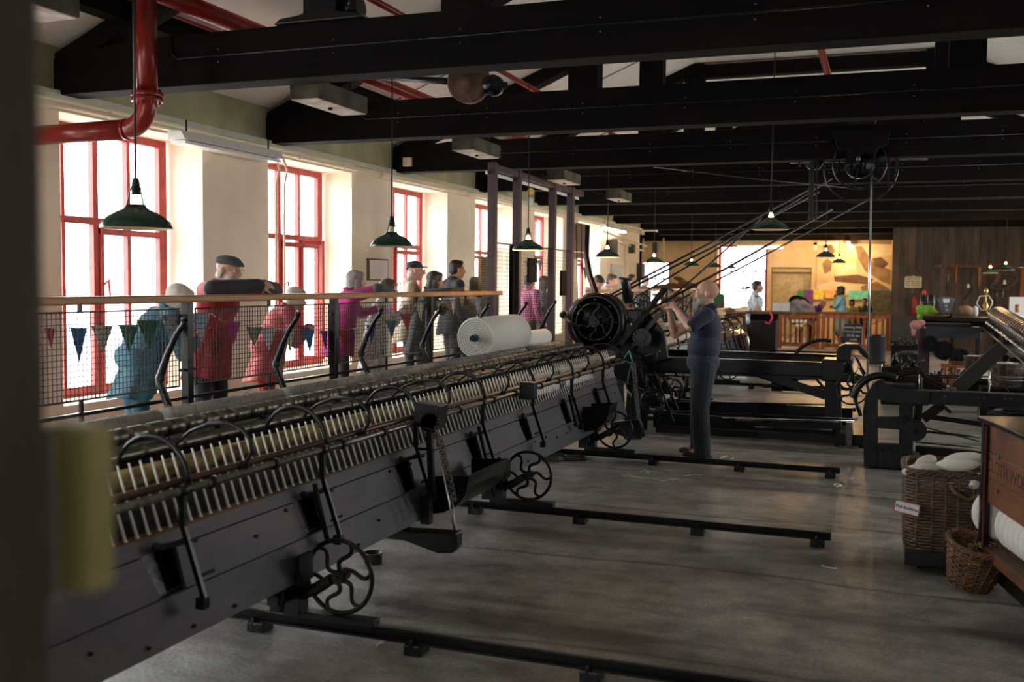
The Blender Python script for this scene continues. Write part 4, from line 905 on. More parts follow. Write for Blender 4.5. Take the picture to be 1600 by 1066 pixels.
# ---- overhead pulley gear
og = thing('overhead_gear', 'black overhead pulley gear with two hoops hanging from the roof beams', 'pulley', pt(1345, 262, 13.0))
c = pt(1345, 262, 13.0); MB().ring(c, .425, .010, 'Y', 48, 6, flat=2.2).build('large_hoop', m_iron2, og)
c1 = pt(1343, 256, 12.8); MB().ring(c1, .30, .014, 'Y', 40, 6, flat=2.5).build('small_hoop', m_iron2, og)
MB().lathe([(0, -.12), (.05, -.12), (.06, 0), (.17, 0), (.17, .10), (.06, .12), (.05, .3), (0, .3)], c1, 'Y', 24).build('hub_drum', m_iron, og)
for i in range(6):
    a = 2*pi*i/6+.3; MB().bar(c1+V((.05*cos(a), 0, .05*sin(a))), c1+V((.29*cos(a), 0, .29*sin(a))), .02, .025).build('spoke', m_iron, og)
MB().ell(pt(1341, 248, 12.5), (.025, .02, .03)).build('oil_cup', m_steeld, og)
MB().prism(pp([(1300, 206), (1392, 204), (1388, 226), (1372, 232), (1366, 248), (1356, 240), (1338, 246), (1322, 236), (1312, 240), (1306, 226)], 12.7), 'Y', 12.6, 12.8).build('motor_housing', m_tie, og, .02)
for x in (1312, 1331, 1352, 1371): q = pt(x, 249, 12.66); MB().cyl(q, q+V((0, 0, -.16)), .014, n=8).build('suspension_bolt', m_tie, og)
MB().prism([(c1.x-.13, c1.z-.02), (c1.x+.13, c1.z-.02), (c1.x+.08, 3.30), (c1.x+.2, 3.9), (c1.x-.2, 3.9), (c1.x-.08, 3.30)], 'Y', 13.12, 13.3).build('hanger_bracket', m_iron, og, .01)
MB().bx(c1.x-.55, c1.x+.2, 12.85, 12.95, 3.37, 3.42).build('timber_packing', m_brown, og)
bars('strap', [(1269, 235, 1267, 345, 12.9, 12.9, .06), (1277, 235, 1275, 345, 12.95, 12.95, .02), (1391, 205, 1388, 290, 12.9, 12.9, .02), (1404, 205, 1397, 290, 12.9, 12.9, .02), (1251, 200, 1249, 260, 12.9, 12.9, .03)], parent=og)
MB().cyl(pt(1235, 252, 13.3), pt(1450, 247, 13.3), .03, n=10).build('line_shaft', m_iron2, og)
g = pt(1272, 250, 13.0); MB().lathe([(0, -.05), (.12, -.05), (.12, .05), (0, .05)], g, 'Y', 20).build('guide_pulley', m_iron, og)
# ================================================================ RIGHT FOREGROUND
def text(s, size, mat, loc, rot, parent, name='lettering', ext=.001, bold=0.):
    cu = bpy.data.curves.new(name, 'FONT'); cu.body = s; cu.size = size; cu.extrude = ext; cu.align_x = 'CENTER'; cu.align_y = 'CENTER'; cu.offset = bold; cu.materials.append(mat)
    tmp = bpy.data.objects.new(name, cu); COL.objects.link(tmp); dg = bpy.context.evaluated_depsgraph_get()
    me = bpy.data.meshes.new_from_object(tmp.evaluated_get(dg)); bpy.data.objects.remove(tmp)
    o = bpy.data.objects.new(name, me); COL.objects.link(o); o.rotation_euler = rot; o.parent = parent
    o.location = V(loc)-ORG.get(parent.name, V((0, 0, 0))); return o
# wooden cart, local frame: x along its long side towards the camera, y outwards (left), z up
ct = thing('bobbin_cart', 'red-brown plywood cart with black angle-iron corners cut by the right edge of the picture', 'cart', (0, 0, 0))
Lc = 1.35
MB().bx(-.005, .035, -.03, .02, .0, .955).build('corner_post', m_iron, ct, .004)
MB().bx(.035, .05, .004, .012, .06, .93).build('post_edge', M('maroon_edge', (.12, .02, .015), .5), ct)
MB().bx(-.005, .035, -.80, -.75, .0, .955).build('corner_post', m_iron, ct, .004)
MB().bx(Lc, Lc+.04, -.03, .02, .0, .955).build('corner_post', m_iron, ct, .004)
MB().prism([(-.05, .955), (-.03, .985), (Lc+.05, .985), (Lc+.05, .955)], 'Y', -.82, .035).build('top_rim', m_iron2, ct, .006)
for a, b in ((.795, .945), (.645, .790), (.50, .640)): MB().bx(.035, Lc, -.03, -.012, a, b).build('side_plank', m_ply, ct, .003)
for z in (.7925, .6425): MB().bx(.035, Lc, -.014, -.0115, z-.002, z+.002).build('seam_strip', m_steel, ct)
MB().bx(.035, Lc, -.74, -.03, .50, .515).build('bin_floor', m_ply, ct); MB().bx(.0, .015, -.75, -.03, .50, .945).build('end_plank', m_ply, ct)
MB().bx(.03, Lc, -.66, .008, .225, .245).build('lower_shelf', m_brown, ct); MB().bx(.03, Lc, -.01, .012, .2, .25).build('shelf_edge', m_ply, ct)
MB().bx(.0, Lc, -.7, -.06, .06, .2).build('under_frame', m_iron, ct)
for (x, z) in ((.22, .79), (.22, .60)): MB().cyl((x, -.014, z), (x, -.004, z), .012, n=10).build('plank_bolt', m_steeld, ct)
text('CLOTH WOR', .105, M('worn_black_stencil', (.035, .014, .008), .8), (.335, .0115, .715), (R(90), 0, 0), ct, ext=.0004)
ct.location = (.565, 6.27, 0); ct.rotation_euler = (0, 0, atan2(-.98, .197)); CT = Matrix.Translation((.565, 6.27, 0)) @ Matrix.Rotation(atan2(-.98, .197), 4, 'Z')
for o in ct.children:            # the open outward side faces local -y
    if o.type == 'MESH' and not o.name.startswith('lettering'): o.data.transform(Matrix.Diagonal((1, -1, 1, 1))); o.data.flip_normals()
# fleece laps stored in the slot
m_lap = STRIPES('white_fleece_lap', (.55, .54, .50), (.74, .73, .68), 14, 'X', .95, 2.)
for i in range(8):
    r = .150-.002*i; pr = [(.02, -.034), (r-.03, -.038), (r-.006, -.028), (r, 0), (r-.006, .028), (r-.03, .038), (.02, .034)]
    m = MB().lathe(pr, (0, 0, 0), 'X', 28); o = m.build('fleece_disc', m_cop)
    L0 = CT @ V(((.085+.073*i) if i else -.02, (.17 if i else .10), .245+r+(.0 if i else .03)))
    o.location = L0; o.rotation_euler = (0, 0, atan2(-.98, .197)+R(-8))
    tag(o, 'white fleece disc in the cart slot, %s' % (['bulging out left of the corner post', 'first behind the corner post', 'second behind the corner post', 'third behind the corner post', 'fourth behind the corner post', 'fifth behind the corner post', 'near the right picture edge', 'cut by the right edge of the picture'][i]), 'fleece roll', 'white fleece discs on the cart')
# wicker baskets
def wicker(t, name, mat, ring_fn, z0, z1, nz, ns, r=.006, rim=.016, amp=.012):
    m = MB()
    for k in range(nz):
        z = z0+(z1-z0)*k/(nz-1); pts = []
        n = ns*2
        for i in range(n):
            a = 2*pi*i/n; x, y = ring_fn(a, (z-z0)/(z1-z0)); o_ = amp*(1 if (i+k) % 2 else -1)*.5; l = sqrt(x*x+y*y); pts.append((x*(1+o_/l), y*(1+o_/l), z))
        m.tube(pts, r, 5, True)
    m.build('woven_wall', mat, t)
    m = MB()
    for i in range(ns):
        a = 2*pi*(i*2+.5)/(ns*2); pts = [(*ring_fn(a, s/4), z0+(z1-z0)*s/4) for s in range(5)]; m.tube(pts, r*1.1, 5)
    o = m.build('stake', mat, t)
    m = MB(); n = 60
    for ph in range(3):
        pts = []
        for i in range(n):
            a = 2*pi*i/n; x, y = ring_fn(a, 1); l = sqrt(x*x+y*y); q = a*14+ph*2*pi/3; s = 1+rim*.7*cos(q)/l; pts.append((x*s, y*s, z1+rim*.7*sin(q)))
        m.tube(pts, rim*.6, 5, True)
    m.build('twisted_rim', mat, t)
def rrect(w, d, taper=0., p=4.):
    def f(a, s):
        k = 1+taper*(s-1); c, q = cos(a), sin(a); l = (abs(c)**p+abs(q)**p)**(-1/p); return (w/2*c*l*k, d/2*q*l*k)
    return f
bk = thing('wicker_basket', 'tall square dark wicker skip of full bobbins on a black trolley board', 'basket', (0, 0, 0), 'wicker baskets at right')
wicker(bk, 'x', m_wick, rrect(.50, .56, .06, 5), .13, .60, 26, 22, .0085, .018, .014)
MB().bx(-.235, .235, -.26, .26, .128, .14).build('bottom', m_wick, bk)
MB().tube([(.0, -.285, .54), (.03, -.30, .50), (.10, -.30, .46), (.17, -.30, .50), (.2, -.285, .54)], .014, 7).build('handle', m_wick2, bk)
bk.location = (.40, 6.76, 0)
tr = thing('trolley', 'low black wheeled board under the tall wicker skip', 'trolley', (.40, 6.76, 0))
MB().bx(.40-.235, .40+.30, 6.76-.30, 6.76+.27, .035, .128).build('board', m_blk, tr, .006)
for dx in (-.15, .2):
    for dy in (-.22, .2): MB().cyl((.4+dx-.012, 6.76+dy, .021), (.4+dx+.012, 6.76+dy, .021), .021, n=14).build('castor', m_iron2, tr)
def bobbin_mesh():
    m = MB(); m.lathe([(.006, -.13), (.014, -.125), (.03, -.09), (.042, -.05), (.045, 0), (.042, .05), (.03, .09), (.012, .12), (.006, .13)], (0, 0, 0), 'X', 20)
    return m
bb = bobbin_mesh().build('yarn_bobbin', STRIPES('bobbin_yarn', (.66, .65, .55), (.82, .81, .73), 60, 'X', .9, .5))
BL = [(-.15, -.18, .60, 20, 'bobbin at the left front of the tall basket'), (.05, -.16, .645, -8, 'top bobbin lying across the front of the tall basket'), (.10, -.02, .66, 5, 'long bobbin across the middle of the tall basket'), (.12, .12, .63, -15, 'bobbin at the back right of the tall basket'), (-.12, .06, .61, 60, 'bobbin at the back left of the tall basket'), (.16, -.2, .56, 70, 'bobbin pushed against the right front rim of the tall basket')]
for i, (x, y, z, a, lab) in enumerate(BL):
    o = bb if i == 0 else bb.copy()
    if i: COL.objects.link(o)
    o.location = (.40+x, 6.76+y, z); o.rotation_euler = (0, R(-6), R(a)); o.scale = (.95,)*3; tag(o, 'cream yarn '+lab, 'bobbin', 'bobbins in the tall basket')
MB_ = MB(); q = random.Random(5)
st = MB().bx(.2, .6, 6.55, 6.97, .14, .50).build('bobbin_fill', m_cop); tag(st, 'mass of pale bobbins filling the inside of the tall wicker skip', 'bobbins', kind='stuff')
# card sign
sg = thing('card_sign', 'small white card with a red border reading Full Bobbins on the tall basket', 'sign', (0, 0, 0))
MB().bx(-.072, .072, -.003, .003, -.036, .036).build('card', M('white_card', (.75, .76, .80), .6, 0, .03), sg, .002)
for a in ((-.072, .072, .031, .036), (-.072, .072, -.036, -.031), (-.072, -.067, -.036, .036), (.067, .072, -.036, .036)): MB().bx(a[0], a[1], -.0045, -.003, a[2], a[3]).build('border', M('red_border', (.6, .12, .05), .6), sg)
text('Full Bobbins', .0255, M('navy_ink', (.01, .015, .07), .6), (0, -.004, 0), (R(90), 0, 0), sg, ext=.0004, bold=.0006)
p = at(1417, 794, Y=6.44); sg.location = p; sg.rotation_euler = (0, R(8), R(-12))
b2 = thing('wicker_basket', 'small slanting wicker basket of brown scraps, tucked beside the cart', 'basket', (0, 0, 0), 'wicker baskets at right')
wicker(b2, 'x', m_wick2, rrect(.34, .30, .35, 2.3), .0, .25, 16, 18, .0065, .016, .012)
MB().lathe([(.0, .004), (.10, .004)], n=20).build('bottom', m_wick2, b2)
p = at(1508, 850, Z=.18); b2.location = (.50, 6.20, .03); b2.rotation_euler = (R(12), R(10), R(10))
sc = MB(); q = random.Random(9)
for i in range(40):
    a = q.uniform(0, 6.3); r = .12*sqrt(q.random()); x, y = r*cos(a), r*sin(a); pts = [V((x, y, .14+.06*q.random()))]
    for k in range(4): pts.append(pts[-1]+V((q.uniform(-.03, .03), q.uniform(-.03, .03), q.uniform(-.012, .02))))
    sc.tube(pts, q.uniform(.006, .012), 5)
o = sc.build('wood_scrap', M('golden_scraps', (.20, .11, .035), .6, 0, .5, 20, .2, 60, (1, 1, 1), (.42, .26, .09))); tag(o, 'golden brown offcuts heaped in the small slanting basket', 'scraps', kind='stuff'); o.location = b2.location; o.rotation_euler = b2.rotation_euler
# floor litter: loose yarn ends, coil of belt, tin, blue rag
def yarn_on_floor(pxs, lab, r=.0035):
    pts = [at(x, y, Z=.004) for x, y in pxs]; out = []
    for a, b in zip(pts, pts[1:]):
        for k in range(5): t_ = k/5; out.append(a.lerp(b, t_)+V((random.uniform(-.006, .006), random.uniform(-.008, .008), .001)))
    c = sum(out, V())/len(out); o = MB().tube(out, [r*random.uniform(.6, 1.5) for _ in out], 5).build('yarn_scrap', m_cop, at=(c.x, c.y, 0)); tag(o, lab, 'yarn scrap', 'yarn scraps on the floor')
yarn_on_floor([(1000, 737), (1012, 736), (1030, 739), (1050, 741), (1068, 744), (1080, 742), (1100, 743)], 'long loose white yarn end on the floor before the rail, the upper one')
yarn_on_floor([(972, 744), (985, 743), (1000, 747), (1020, 748), (1035, 752), (1050, 749), (1066, 752)], 'long loose white yarn end on the floor, the lower of the two', .0045)
yarn_on_floor([(1005, 733), (1012, 737), (1008, 740), (1018, 738)], 'little tangle of white yarn at the left end of the upper strand')
yarn_on_floor([(1125, 716), (1137, 713), (1146, 715), (1140, 718)], 'white yarn scrap on the floor just right of the man\'s shoes', .006)
yarn_on_floor([(1302, 758), (1308, 756), (1314, 759), (1305, 761)], 'white fluff scrap on the floor near the basket', .007)
yarn_on_floor([(1284, 884), (1296, 888), (1311, 889)], 'small curl of white yarn on the floor at lower right', .004)
yarn_on_floor([(590, 1009), (598, 1003), (608, 1000), (613, 998)], 'pale twist of yarn beside the nearest floor rail', .006)
yarn_on_floor([(1326, 748), (1336, 747)], 'tiny white scrap near the right-hand frame', .006)
t = thing('rope_coil', 'grey coiled belt lying on the floor under the mule carriage, left of the third wheel', 'rope', at(866, 716, Z=0))
c = at(866, 716, Z=0); m = MB()
for i in range(7): m.ring((c.x+(.16 if i > 3 else -.05), c.y+(.06 if i > 3 else 0), .012+.016*(i % 4)), .20-.015*i, .011, 'Z', 36, 6)
m.build('belt', m_steeld, t)
c = at(583, 880, Z=0); t = thing('tin_can', 'shallow grey tin on the floor by the nearest carriage wheel', 'tin', c)
MB().lathe([(.0, .003), (.055, .003), (.055, .06), (.060, .063), (.060, .067), (.052, .067), (.052, .01), (0, .008)], c, 'Z', 28).build('can', m_steeld, t)
c = at(1337, 692, Z=.03); m = MB()
for i in range(7): m.ell(c+V((random.uniform(-.06, .06), random.uniform(-.05, .05), random.uniform(-.01, .05))), (random.uniform(.02, .04), .025, .02), None, 10, 6)
tag(m.build('crumpled_rag', M('blue_rag', (.16, .16, .5), .8, 0, .5, 30), at=tuple(c), fuse=.008), 'crumpled blue rag on the floor between the two headstock frames', 'rag')
# ================================================================ THE FAR END
YG = 28.3
# dark boarded partition
def PLANKS(name, c1, c2, sc):
    m, N, L, B = _nt(name); tc = N.new('ShaderNodeTexCoord'); mp = N.new('ShaderNodeMapping'); L.new(tc.outputs['Object'], mp.inputs[0])
    nz = N.new('ShaderNodeTexNoise'); nz.inputs['Scale'].default_value = 2; nz.inputs['Detail'].default_value = 6; mp.inputs['Scale'].default_value = (3, 1, .6); L.new(mp.outputs[0], nz.inputs[0])
    br = N.new('ShaderNodeTexBrick'); br.offset = 0; br.inputs['Scale'].default_value = 1; br.inputs['Brick Width'].default_value = 12; br.inputs['Row Height'].default_value = sc; br.inputs['Mortar Size'].default_value = .006
    br.inputs['Color1'].default_value = c4(c1); br.inputs['Color2'].default_value = c4(c2); br.inputs['Mortar'].default_value = (.004, .003, .003, 1)
    m2 = N.new('ShaderNodeMapping'); m2.inputs['Rotation'].default_value = (R(90), R(90), 0); L.new(tc.outputs['Object'], m2.inputs[0])
    sx = N.new('ShaderNodeSeparateXYZ'); cx = N.new('ShaderNodeCombineXYZ'); L.new(tc.outputs['Object'], sx.inputs[0]); L.new(sx.outputs[2], cx.inputs[0]); L.new(sx.outputs[0], cx.inputs[1]); L.new(cx.outputs[0], br.inputs[0])
    mx = N.new('ShaderNodeMix'); mx.data_type = 'RGBA'; mx.blend_type = 'MULTIPLY'; mx.inputs[0].default_value = 1; cr = N.new('ShaderNodeValToRGB'); cr.color_ramp.elements[0].color = (.45, .45, .45, 1); cr.color_ramp.elements[0].position = .3; cr.color_ramp.elements[1].color = (1.5, 1.5, 1.5, 1); cr.color_ramp.elements[1].position = .7
    L.new(nz.outputs[0], cr.inputs[0]); L.new(br.outputs[0], mx.inputs[6]); L.new(cr.outputs[0], mx.inputs[7]); L.new(mx.outputs[2], B.inputs['Base Color']); B.inputs['Roughness'].default_value = .7; return m
xp = at(1393, 450, Y=YG+.1).x
struct(MB().bx(xp, XR, YG+.1, YG+.2, 0, 5.2).build('wall_partition', PLANKS('dark_boards', (.075, .055, .04), (.05, .038, .03), .19)))
struct(MB().bx(-9.6, XR, YF-.35, YF-.1, 3.18, 3.5).build('trim_5', m_tie))
# sepia mural with abstract machine shapes
t = thing('wall_mural', 'large sepia wall mural of old machinery filling the end wall left of the dark boards', 'mural', (fx(1335), YF-.03, 1.2))
a0, a1 = fx(1276), xp+1.6; z0, z1 = fz(462, 1335), 3.18
m_mu = [BLOTCH('sepia_%d' % i, c, sc, .8, 3.) for i, (c, sc) in enumerate([([(.50, .36, .20), (.66, .50, .30), (.74, .60, .40)], 1.2), ([(.20, .12, .06), (.34, .22, .12)], 3), ([(.62, .48, .30), (.80, .68, .48)], 2), ([(.10, .055, .03), (.2, .11, .06)], 4)])]
MB().bx(a0, a1, YF-.03, YF-.005, z0, z1).build('sheet', m_mu[0], t)
def mural(ply, k, d): MB().prism([(fx(x), fz(y, x)) for x, y in ply], 'Y', YF-.031-d, YF-.03).build('printed_shape', m_mu[k], t)
mural([(1303, 411), (1335, 408), (1340, 430), (1305, 432)], 2, .002); mural([(1303, 432), (1340, 429), (1365, 436), (1360, 445), (1305, 440)], 3, .003)
mural([(1335, 385), (1345, 384), (1365, 412), (1392, 422), (1392, 445), (1378, 440), (1352, 424), (1340, 405)], 1, .004); mural([(1310, 373), (1392, 373), (1392, 382), (1320, 381)], 1, .002)
mural([(1350, 392), (1392, 388), (1392, 398), (1356, 402)], 2, .003); mural([(1278, 445), (1300, 440), (1340, 447), (1336, 460), (1278, 460)], 2, .002)
mural([(1284, 384), (1296, 380), (1304, 392), (1298, 402), (1288, 398)], 1, .002)
mural([(1284, 412), (1292, 404), (1300, 410), (1298, 424), (1288, 428)], 1, .002); mural([(1345, 448), (1370, 440), (1392, 452), (1392, 462), (1350, 462)], 1, .003); mural([(1318, 388), (1334, 384), (1338, 400), (1322, 404)], 2, .002); mural([(1362, 404), (1376, 402), (1388, 412), (1380, 420), (1366, 416)], 3, .006)
# colourful banners below the mural
for x0, x1, y0, y1, c, lab in ((1246, 1256, 454, 468, (.03, .22, .04), 'green strip banner at the left end of the row under the mural'), (1256, 1271, 453, 480, (.13, .03, .20), 'purple banner under the mural'), (1271, 1287, 453, 468, (.62, .50, .06), 'yellow banner under the mural'), (1289, 1304, 453, 466, (.75, .35, .12), 'orange and white banner behind the woman in blue'), (1326, 1357, 454, 468, (.12, .48, .36), 'teal banner under the mural, right of the woman in blue'), (1358, 1393, 454, 490, (.05, .05, .03), 'dark patterned banner beside the dark boards')):
    ya = YF-.065; P = lambda x, y: at(x, y, Y=ya)
    tag(MB().bx(P(x0, y0).x, P(x1, y0).x, ya, ya+.02, P(x0, y1).z, P(x0, y0).z).build('banner', BLOTCH('banner_'+lab[:6].strip().replace(' ', '_'), [c, [min(1, v*1.6+.03) for v in c]], 9, .7), at=tuple(P((x0+x1)/2, (y0+y1)/2))), lab, 'banner', 'banners under the mural')
# track spotlight, conduit and lit batten
t = thing('wall_spotlight', 'twin spotlight on the end wall above the mural', 'lamp', at(1327, 383, Y=YF-.6))
for dx, dz in ((-.03, .05), (.07, -.05)):
    p = at(1327, 383, Y=YF-.6)+V((dx, 0, dz)); MB().ell(p, (.055, .05, .06)).build('bulb', EM('spot_bulb', (1, .75, .42), 18), t); MB().cyl(p+V((0, .04, .03)), p+V((0, .13, .08)), .03, n=10).build('lamp_holder', m_iron, t)
MB().bx(fx(1272), fx(1310), YF-.62, YF-.5, fz(384), fz(380)).build('track', m_paleg, t)
MB().bx(fx(1272), fx(1277), YF-.62, YF-.5, fz(392), fz(380)).build('track', m_paleg, t)
t = thing('fluorescent_fitting', 'lit white batten light in front of the head of the end window', 'light fitting', at(1190, 387, Y=YF-.8))
p, q = at(1152, 385, Y=YF-.8), at(1223, 387, Y=YF-.8); MB().bx(p.x, q.x, YF-.86, YF-.78, q.z-.03, q.z+.04).build('tube', EM('batten_tube', (1, .95, .85), 6), t)
MB().bx(p.x, q.x, YF-.87, YF-.77, q.z+.04, q.z+.09).build('housing', m_paper, t)
# gate and picket fence
def gate(x0, x1, y0p, y1p, lab, d):
    a, b = at(x0, 520, Y=YG), at(x1, 520, Y=YG); za, zb = at(x0, y1p, Y=YG).z, at(x0, y0p, Y=YG).z; za = max(.03, za)
    t = thing('picket_gate', lab, 'gate', ((a.x+b.x)/2, YG, 0), 'wooden picket gates')
    MB().bx(a.x, b.x, YG-.03, YG+.03, zb-.13, zb-.01).build('top_board', m_oak, t, .005); MB().bx(a.x-.02, b.x+.02, YG-.05, YG+.05, zb-.01, zb+.035).build('cap_rail', m_brown, t)
    MB().bx(a.x, b.x, YG-.02, YG+.02, za+.02, za+.13).build('bottom_board', m_oak, t, .005)
    for x in (a.x, b.x-.10): MB().bx(x, x+.10, YG-.04, YG+.04, .0, zb).build('post', m_oak, t, .005)
    n = round((b.x-a.x-.2)/.16)
    for i in range(n): x = a.x+.1+(b.x-a.x-.2)*(i+.5)/n; MB().bx(x-.033, x+.033, YG-.012, YG+.012, za+.1, zb-.12).build('picket', m_oak, t)
    p, q = ((a.x+.12, za+.14), (b.x-.12, zb-.12)) if d > 0 else ((a.x+.12, zb-.16), (b.x-.12, za+.14))
    MB().bar((p[0], YG-.03, p[1]), (q[0], YG-.03, q[1]), .02, .09, (0, 1, 0)).build('brace', m_oak, t)
    if d < 0: MB().bar((p[0], YG-.03, p[1]), (q[0], YG-.03, q[1]), .02, .09, (0, 1, 0))
    return t
gate(1216, 1281, 489, 546, 'orange-brown picket gate with a rising diagonal brace, left one of the pair', 1)
gate(1283, 1390, 489, 546, 'wider orange-brown picket gate behind the chalkboard, right one of the pair', 1)
g = at(1291, 503, Y=YG)
t = thing('card_rack', 'rows of small white cards hung on the left gate', 'cards', at(1247, 504, Y=YG-.05))
for i, (x, y) in enumerate([(1239, 502), (1245.5, 502), (1252, 502), (1258.5, 502), (1245.5, 508.5), (1252, 508.5)]):
    p = at(x, y, Y=YG-.05); MB().bx(p.x-.035, p.x+.035, YG-.056, YG-.05, p.z-.04, p.z+.04).build('card', m_paper, t)
# chalkboard
p = at(1333, 521, Y=26.8); t = thing('chalkboard', 'small chalkboard with white lettering standing before the right gate', 'sign', (p.x, 26.8, 0))
zt_, zb_ = at(1333, 506, Y=26.8).z, at(1333, 541, Y=26.8).z; xw = at(1347, 521, Y=26.8).x-p.x
MB().bx(p.x-xw, p.x+xw, 26.78, 26.82, zb_, zt_).build('board', m_slate, t, .01)
for x in (p.x-xw+.03, p.x+xw-.03): MB().bar((x, 26.84, .0), (x, 26.83, zt_-.02), .03, .03).build('leg', m_tie, t)
for i, (s_, sz) in enumerate((('Spinning Mule', .072), ('Demonstrations', .062), ('10.45 am', .085), ('12.00', .08))): text(s_, sz, m_chalk, (p.x, 26.777, zt_-.09-.105*i), (R(90), 0, 0), t)
# grey bin
c = at(1370, 567, Z=0); c.y = 23.5; c.x = at(1369, 560, Y=23.5).x; t = thing('waste_bin', 'tall blue-grey round bin standing before the right gate', 'bin', (c.x, 23.5, 0))
zt_ = at(1369, 527, Y=23.5).z; MB().lathe([(0, 0), (.165, 0), (.185, .04), (.20, zt_), (.21, zt_), (.21, zt_+.03), (.19, zt_+.03), (.18, .3), (0, .3)], (c.x, 23.5, 0), 'Z', 28).build('drum', M('grey_bin', (.06, .065, .08), .35, 0, .1), t)
m = MB().lathe([(.205, zt_+.0), (.217, zt_+.02), (.205, zt_+.05)], (c.x, 23.5, 0), 'Z', 28); m.build('liner_fold', m_blk, t)
# black cupboard with counter, left of the gate
a, b = at(1172, 500, Y=20), at(1213, 500, Y=20); t = thing('cupboard', 'black cupboard under a dark counter left of the gates', 'cupboard', ((a.x+b.x)/2, 20.2, 0))
zt_ = at(1190, 491, Y=20).z; MB().bx(a.x, b.x, 20, 20.5, 0, zt_-.12).build('body', M('navy_black_paint', (.014, .016, .022), .5), t, .01)
for i in (0, 1): MB().bx(a.x+.02+i*(b.x-a.x)/2, a.x+(i+1)*(b.x-a.x)/2-.01, 19.985, 20.0, .06, zt_-.16).build('door', m_blk, t)
MB().bx(at(1165, 491, Y=20).x, at(1238, 491, Y=20).x, 19.9, 20.75, zt_, zt_+.05).build('counter', m_brown, t, .005); MB().bx(a.x, b.x, 20, 20.5, zt_-.12, zt_).build('drawer', m_tie, t)
p = at(1201, 496, Y=19.85); tag(MB().tube([p+V((-.06, 0, -.1)), p+V((.02, 0, -.12)), p+V((.07, 0, 0)), p+V((.03, 0, .12))], .02, 8).build('ribbon', M('pink_red_ribbon', (.7, .03, .08), .6), at=tuple(p)), 'pinkish red ribbon hanging in front of the dark counter', 'ribbon')
for i, (x, w_) in enumerate(((1213, 13), (1227, 13))):
    p = at(x, 482, Y=20.6); tag(MB().bx(p.x-w_*.0063, p.x+w_*.0063, 20.6, 20.62, p.z-.12, p.z+.11).build('white_card', m_paper, at=tuple(p)), ['left', 'right'][i]+' one of two white display cards on the counter by the gate', 'card', 'white display cards')
# table with chair and coat behind the gate
t = thing('table', 'long low table behind the picket gates where people sit', 'table', (-1.0, 29.9, 0))
MB().bx(-2.3, .1, 29.5, 30.3, .80, .84).build('tabletop', m_brown, t)
for x in (-2.2, 0): 
    for y in (29.6, 30.2): MB().bx(x-.03, x+.03, y-.03, y+.03, 0, .80).build('leg', m_brown, t)
p = at(1248, 480, Y=29.0); t = thing('coat_on_chair', 'blue-grey coat draped over a chair back behind the left gate', 'coat', (p.x, 29.0, 0))
MB().ell((p.x, 29, 1.10), (.30, .12, .24)).ell((p.x+.18, 29.02, .98), (.28, .12, .25)).ell((p.x-.1, 29, .9), (.2, .13, .3)).build('coat', BLOTCH('grey_blue_coat', [(.05, .06, .09), (.25, .27, .3), (.1, .12, .25)], 5), t, fuse=.02)
MB().ell((p.x+.02, 29.12, 1.20), (.32, .09, .20), Matrix.Rotation(R(25), 3, 'Y')).build('lining', m_tie, t)
for dx in (-.2, .25): MB().bar((p.x+dx, 29.1, 0), (p.x+dx, 29.1, 1.0), .03, .03).build('chair_leg', m_brown, t)
# things under and by the boards at right
def lump(name, lab, cat, c, spec, mat, fuse=.015, group=None, kind=None):
    m = MB()
    for (dx, dy, dz, rx, ry, rz) in spec: m.ell(V(c)+V((dx, dy, dz)), (rx, ry, rz), None, 14, 8)
    o = m.build(name, mat, at=tuple(c), fuse=fuse); tag(o, lab, cat, group, kind); return o
# notice sign
m_worn = M('worn_print', (.20, .19, .12), .8, 0, .4, 60)
pa, pb = at(1414, 432, Y=YG), at(1440, 450, Y=YG); t = thing('notice_sign', 'small cream notice screwed to the dark boards, headed NOTICE', 'sign', ((pa.x+pb.x)/2, YG+.05, (pa.z+pb.z)/2))
MB().prism([(pa.x, pb.z), (pb.x, pb.z), (pb.x, pa.z-.03), (pb.x-.03, pa.z), ((pa.x+pb.x)/2+.04, pa.z), ((pa.x+pb.x)/2, pa.z+.03), ((pa.x+pb.x)/2-.04, pa.z), (pa.x+.03, pa.z), (pa.x, pa.z-.03)], 'Y', YG+.06, YG+.09).build('plate', M('cream_sign', (.56, .54, .36), .6, 0, .08), t)
cx_ = (pa.x+pb.x)/2
text('NOTICE', .088, m_tie, (cx_, YG+.058, pa.z-.06), (R(90), 0, 0), t)
for i, ws in enumerate(((.10, .09, .13), (.07, .04, .09, .11), (.12, .06, .14))):       # three lines too small to read: worn strokes only
    tot = sum(ws)+.02*(len(ws)-1); x = cx_-tot/2
    for w2 in ws: MB().bx(x, x+w2, YG+.055, YG+.06, pa.z-.135-.05*i-.012, pa.z-.135-.05*i+.012).build('worn_line', m_worn, t); x += w2+.02
# tool rail with hanging tools
t = thing('tool_rail', 'brown wooden rail on the dark boards with tools hung from it', 'tool rail', at(1530, 415, Y=YG))
p, q = at(1462, 415, Y=YG), at(1640, 416, Y=YG); MB().bx(p.x, q.x, YG+.02, YG+.1, p.z-.05, p.z+.03).build('rail', m_brown, t)
for x in range(1470, 1600, 14): a = at(x, 417, Y=YG); MB().cyl(a+V((0, .04, 0)), a+V((0, -.06, .02)), .012, n=6).build('peg', m_oak, t)
def tool(name, lab, cat, pts, r, mat, Y=YG-.03, n=8, closed=False):
    P_ = [at(x, y, Y=Y) for x, y in pts]; c = sum(P_, V())/len(P_); tag(MB().tube(P_, r, n, closed).build(name, mat, at=tuple(c)), lab, cat, 'tools hanging on the dark boards')
tool('wooden_stick', 'short golden wooden stick hanging near the left of the tool rail', 'tool', [(1495, 414), (1494.5, 428), (1494, 442)], [.03, .025, .03], m_oak)
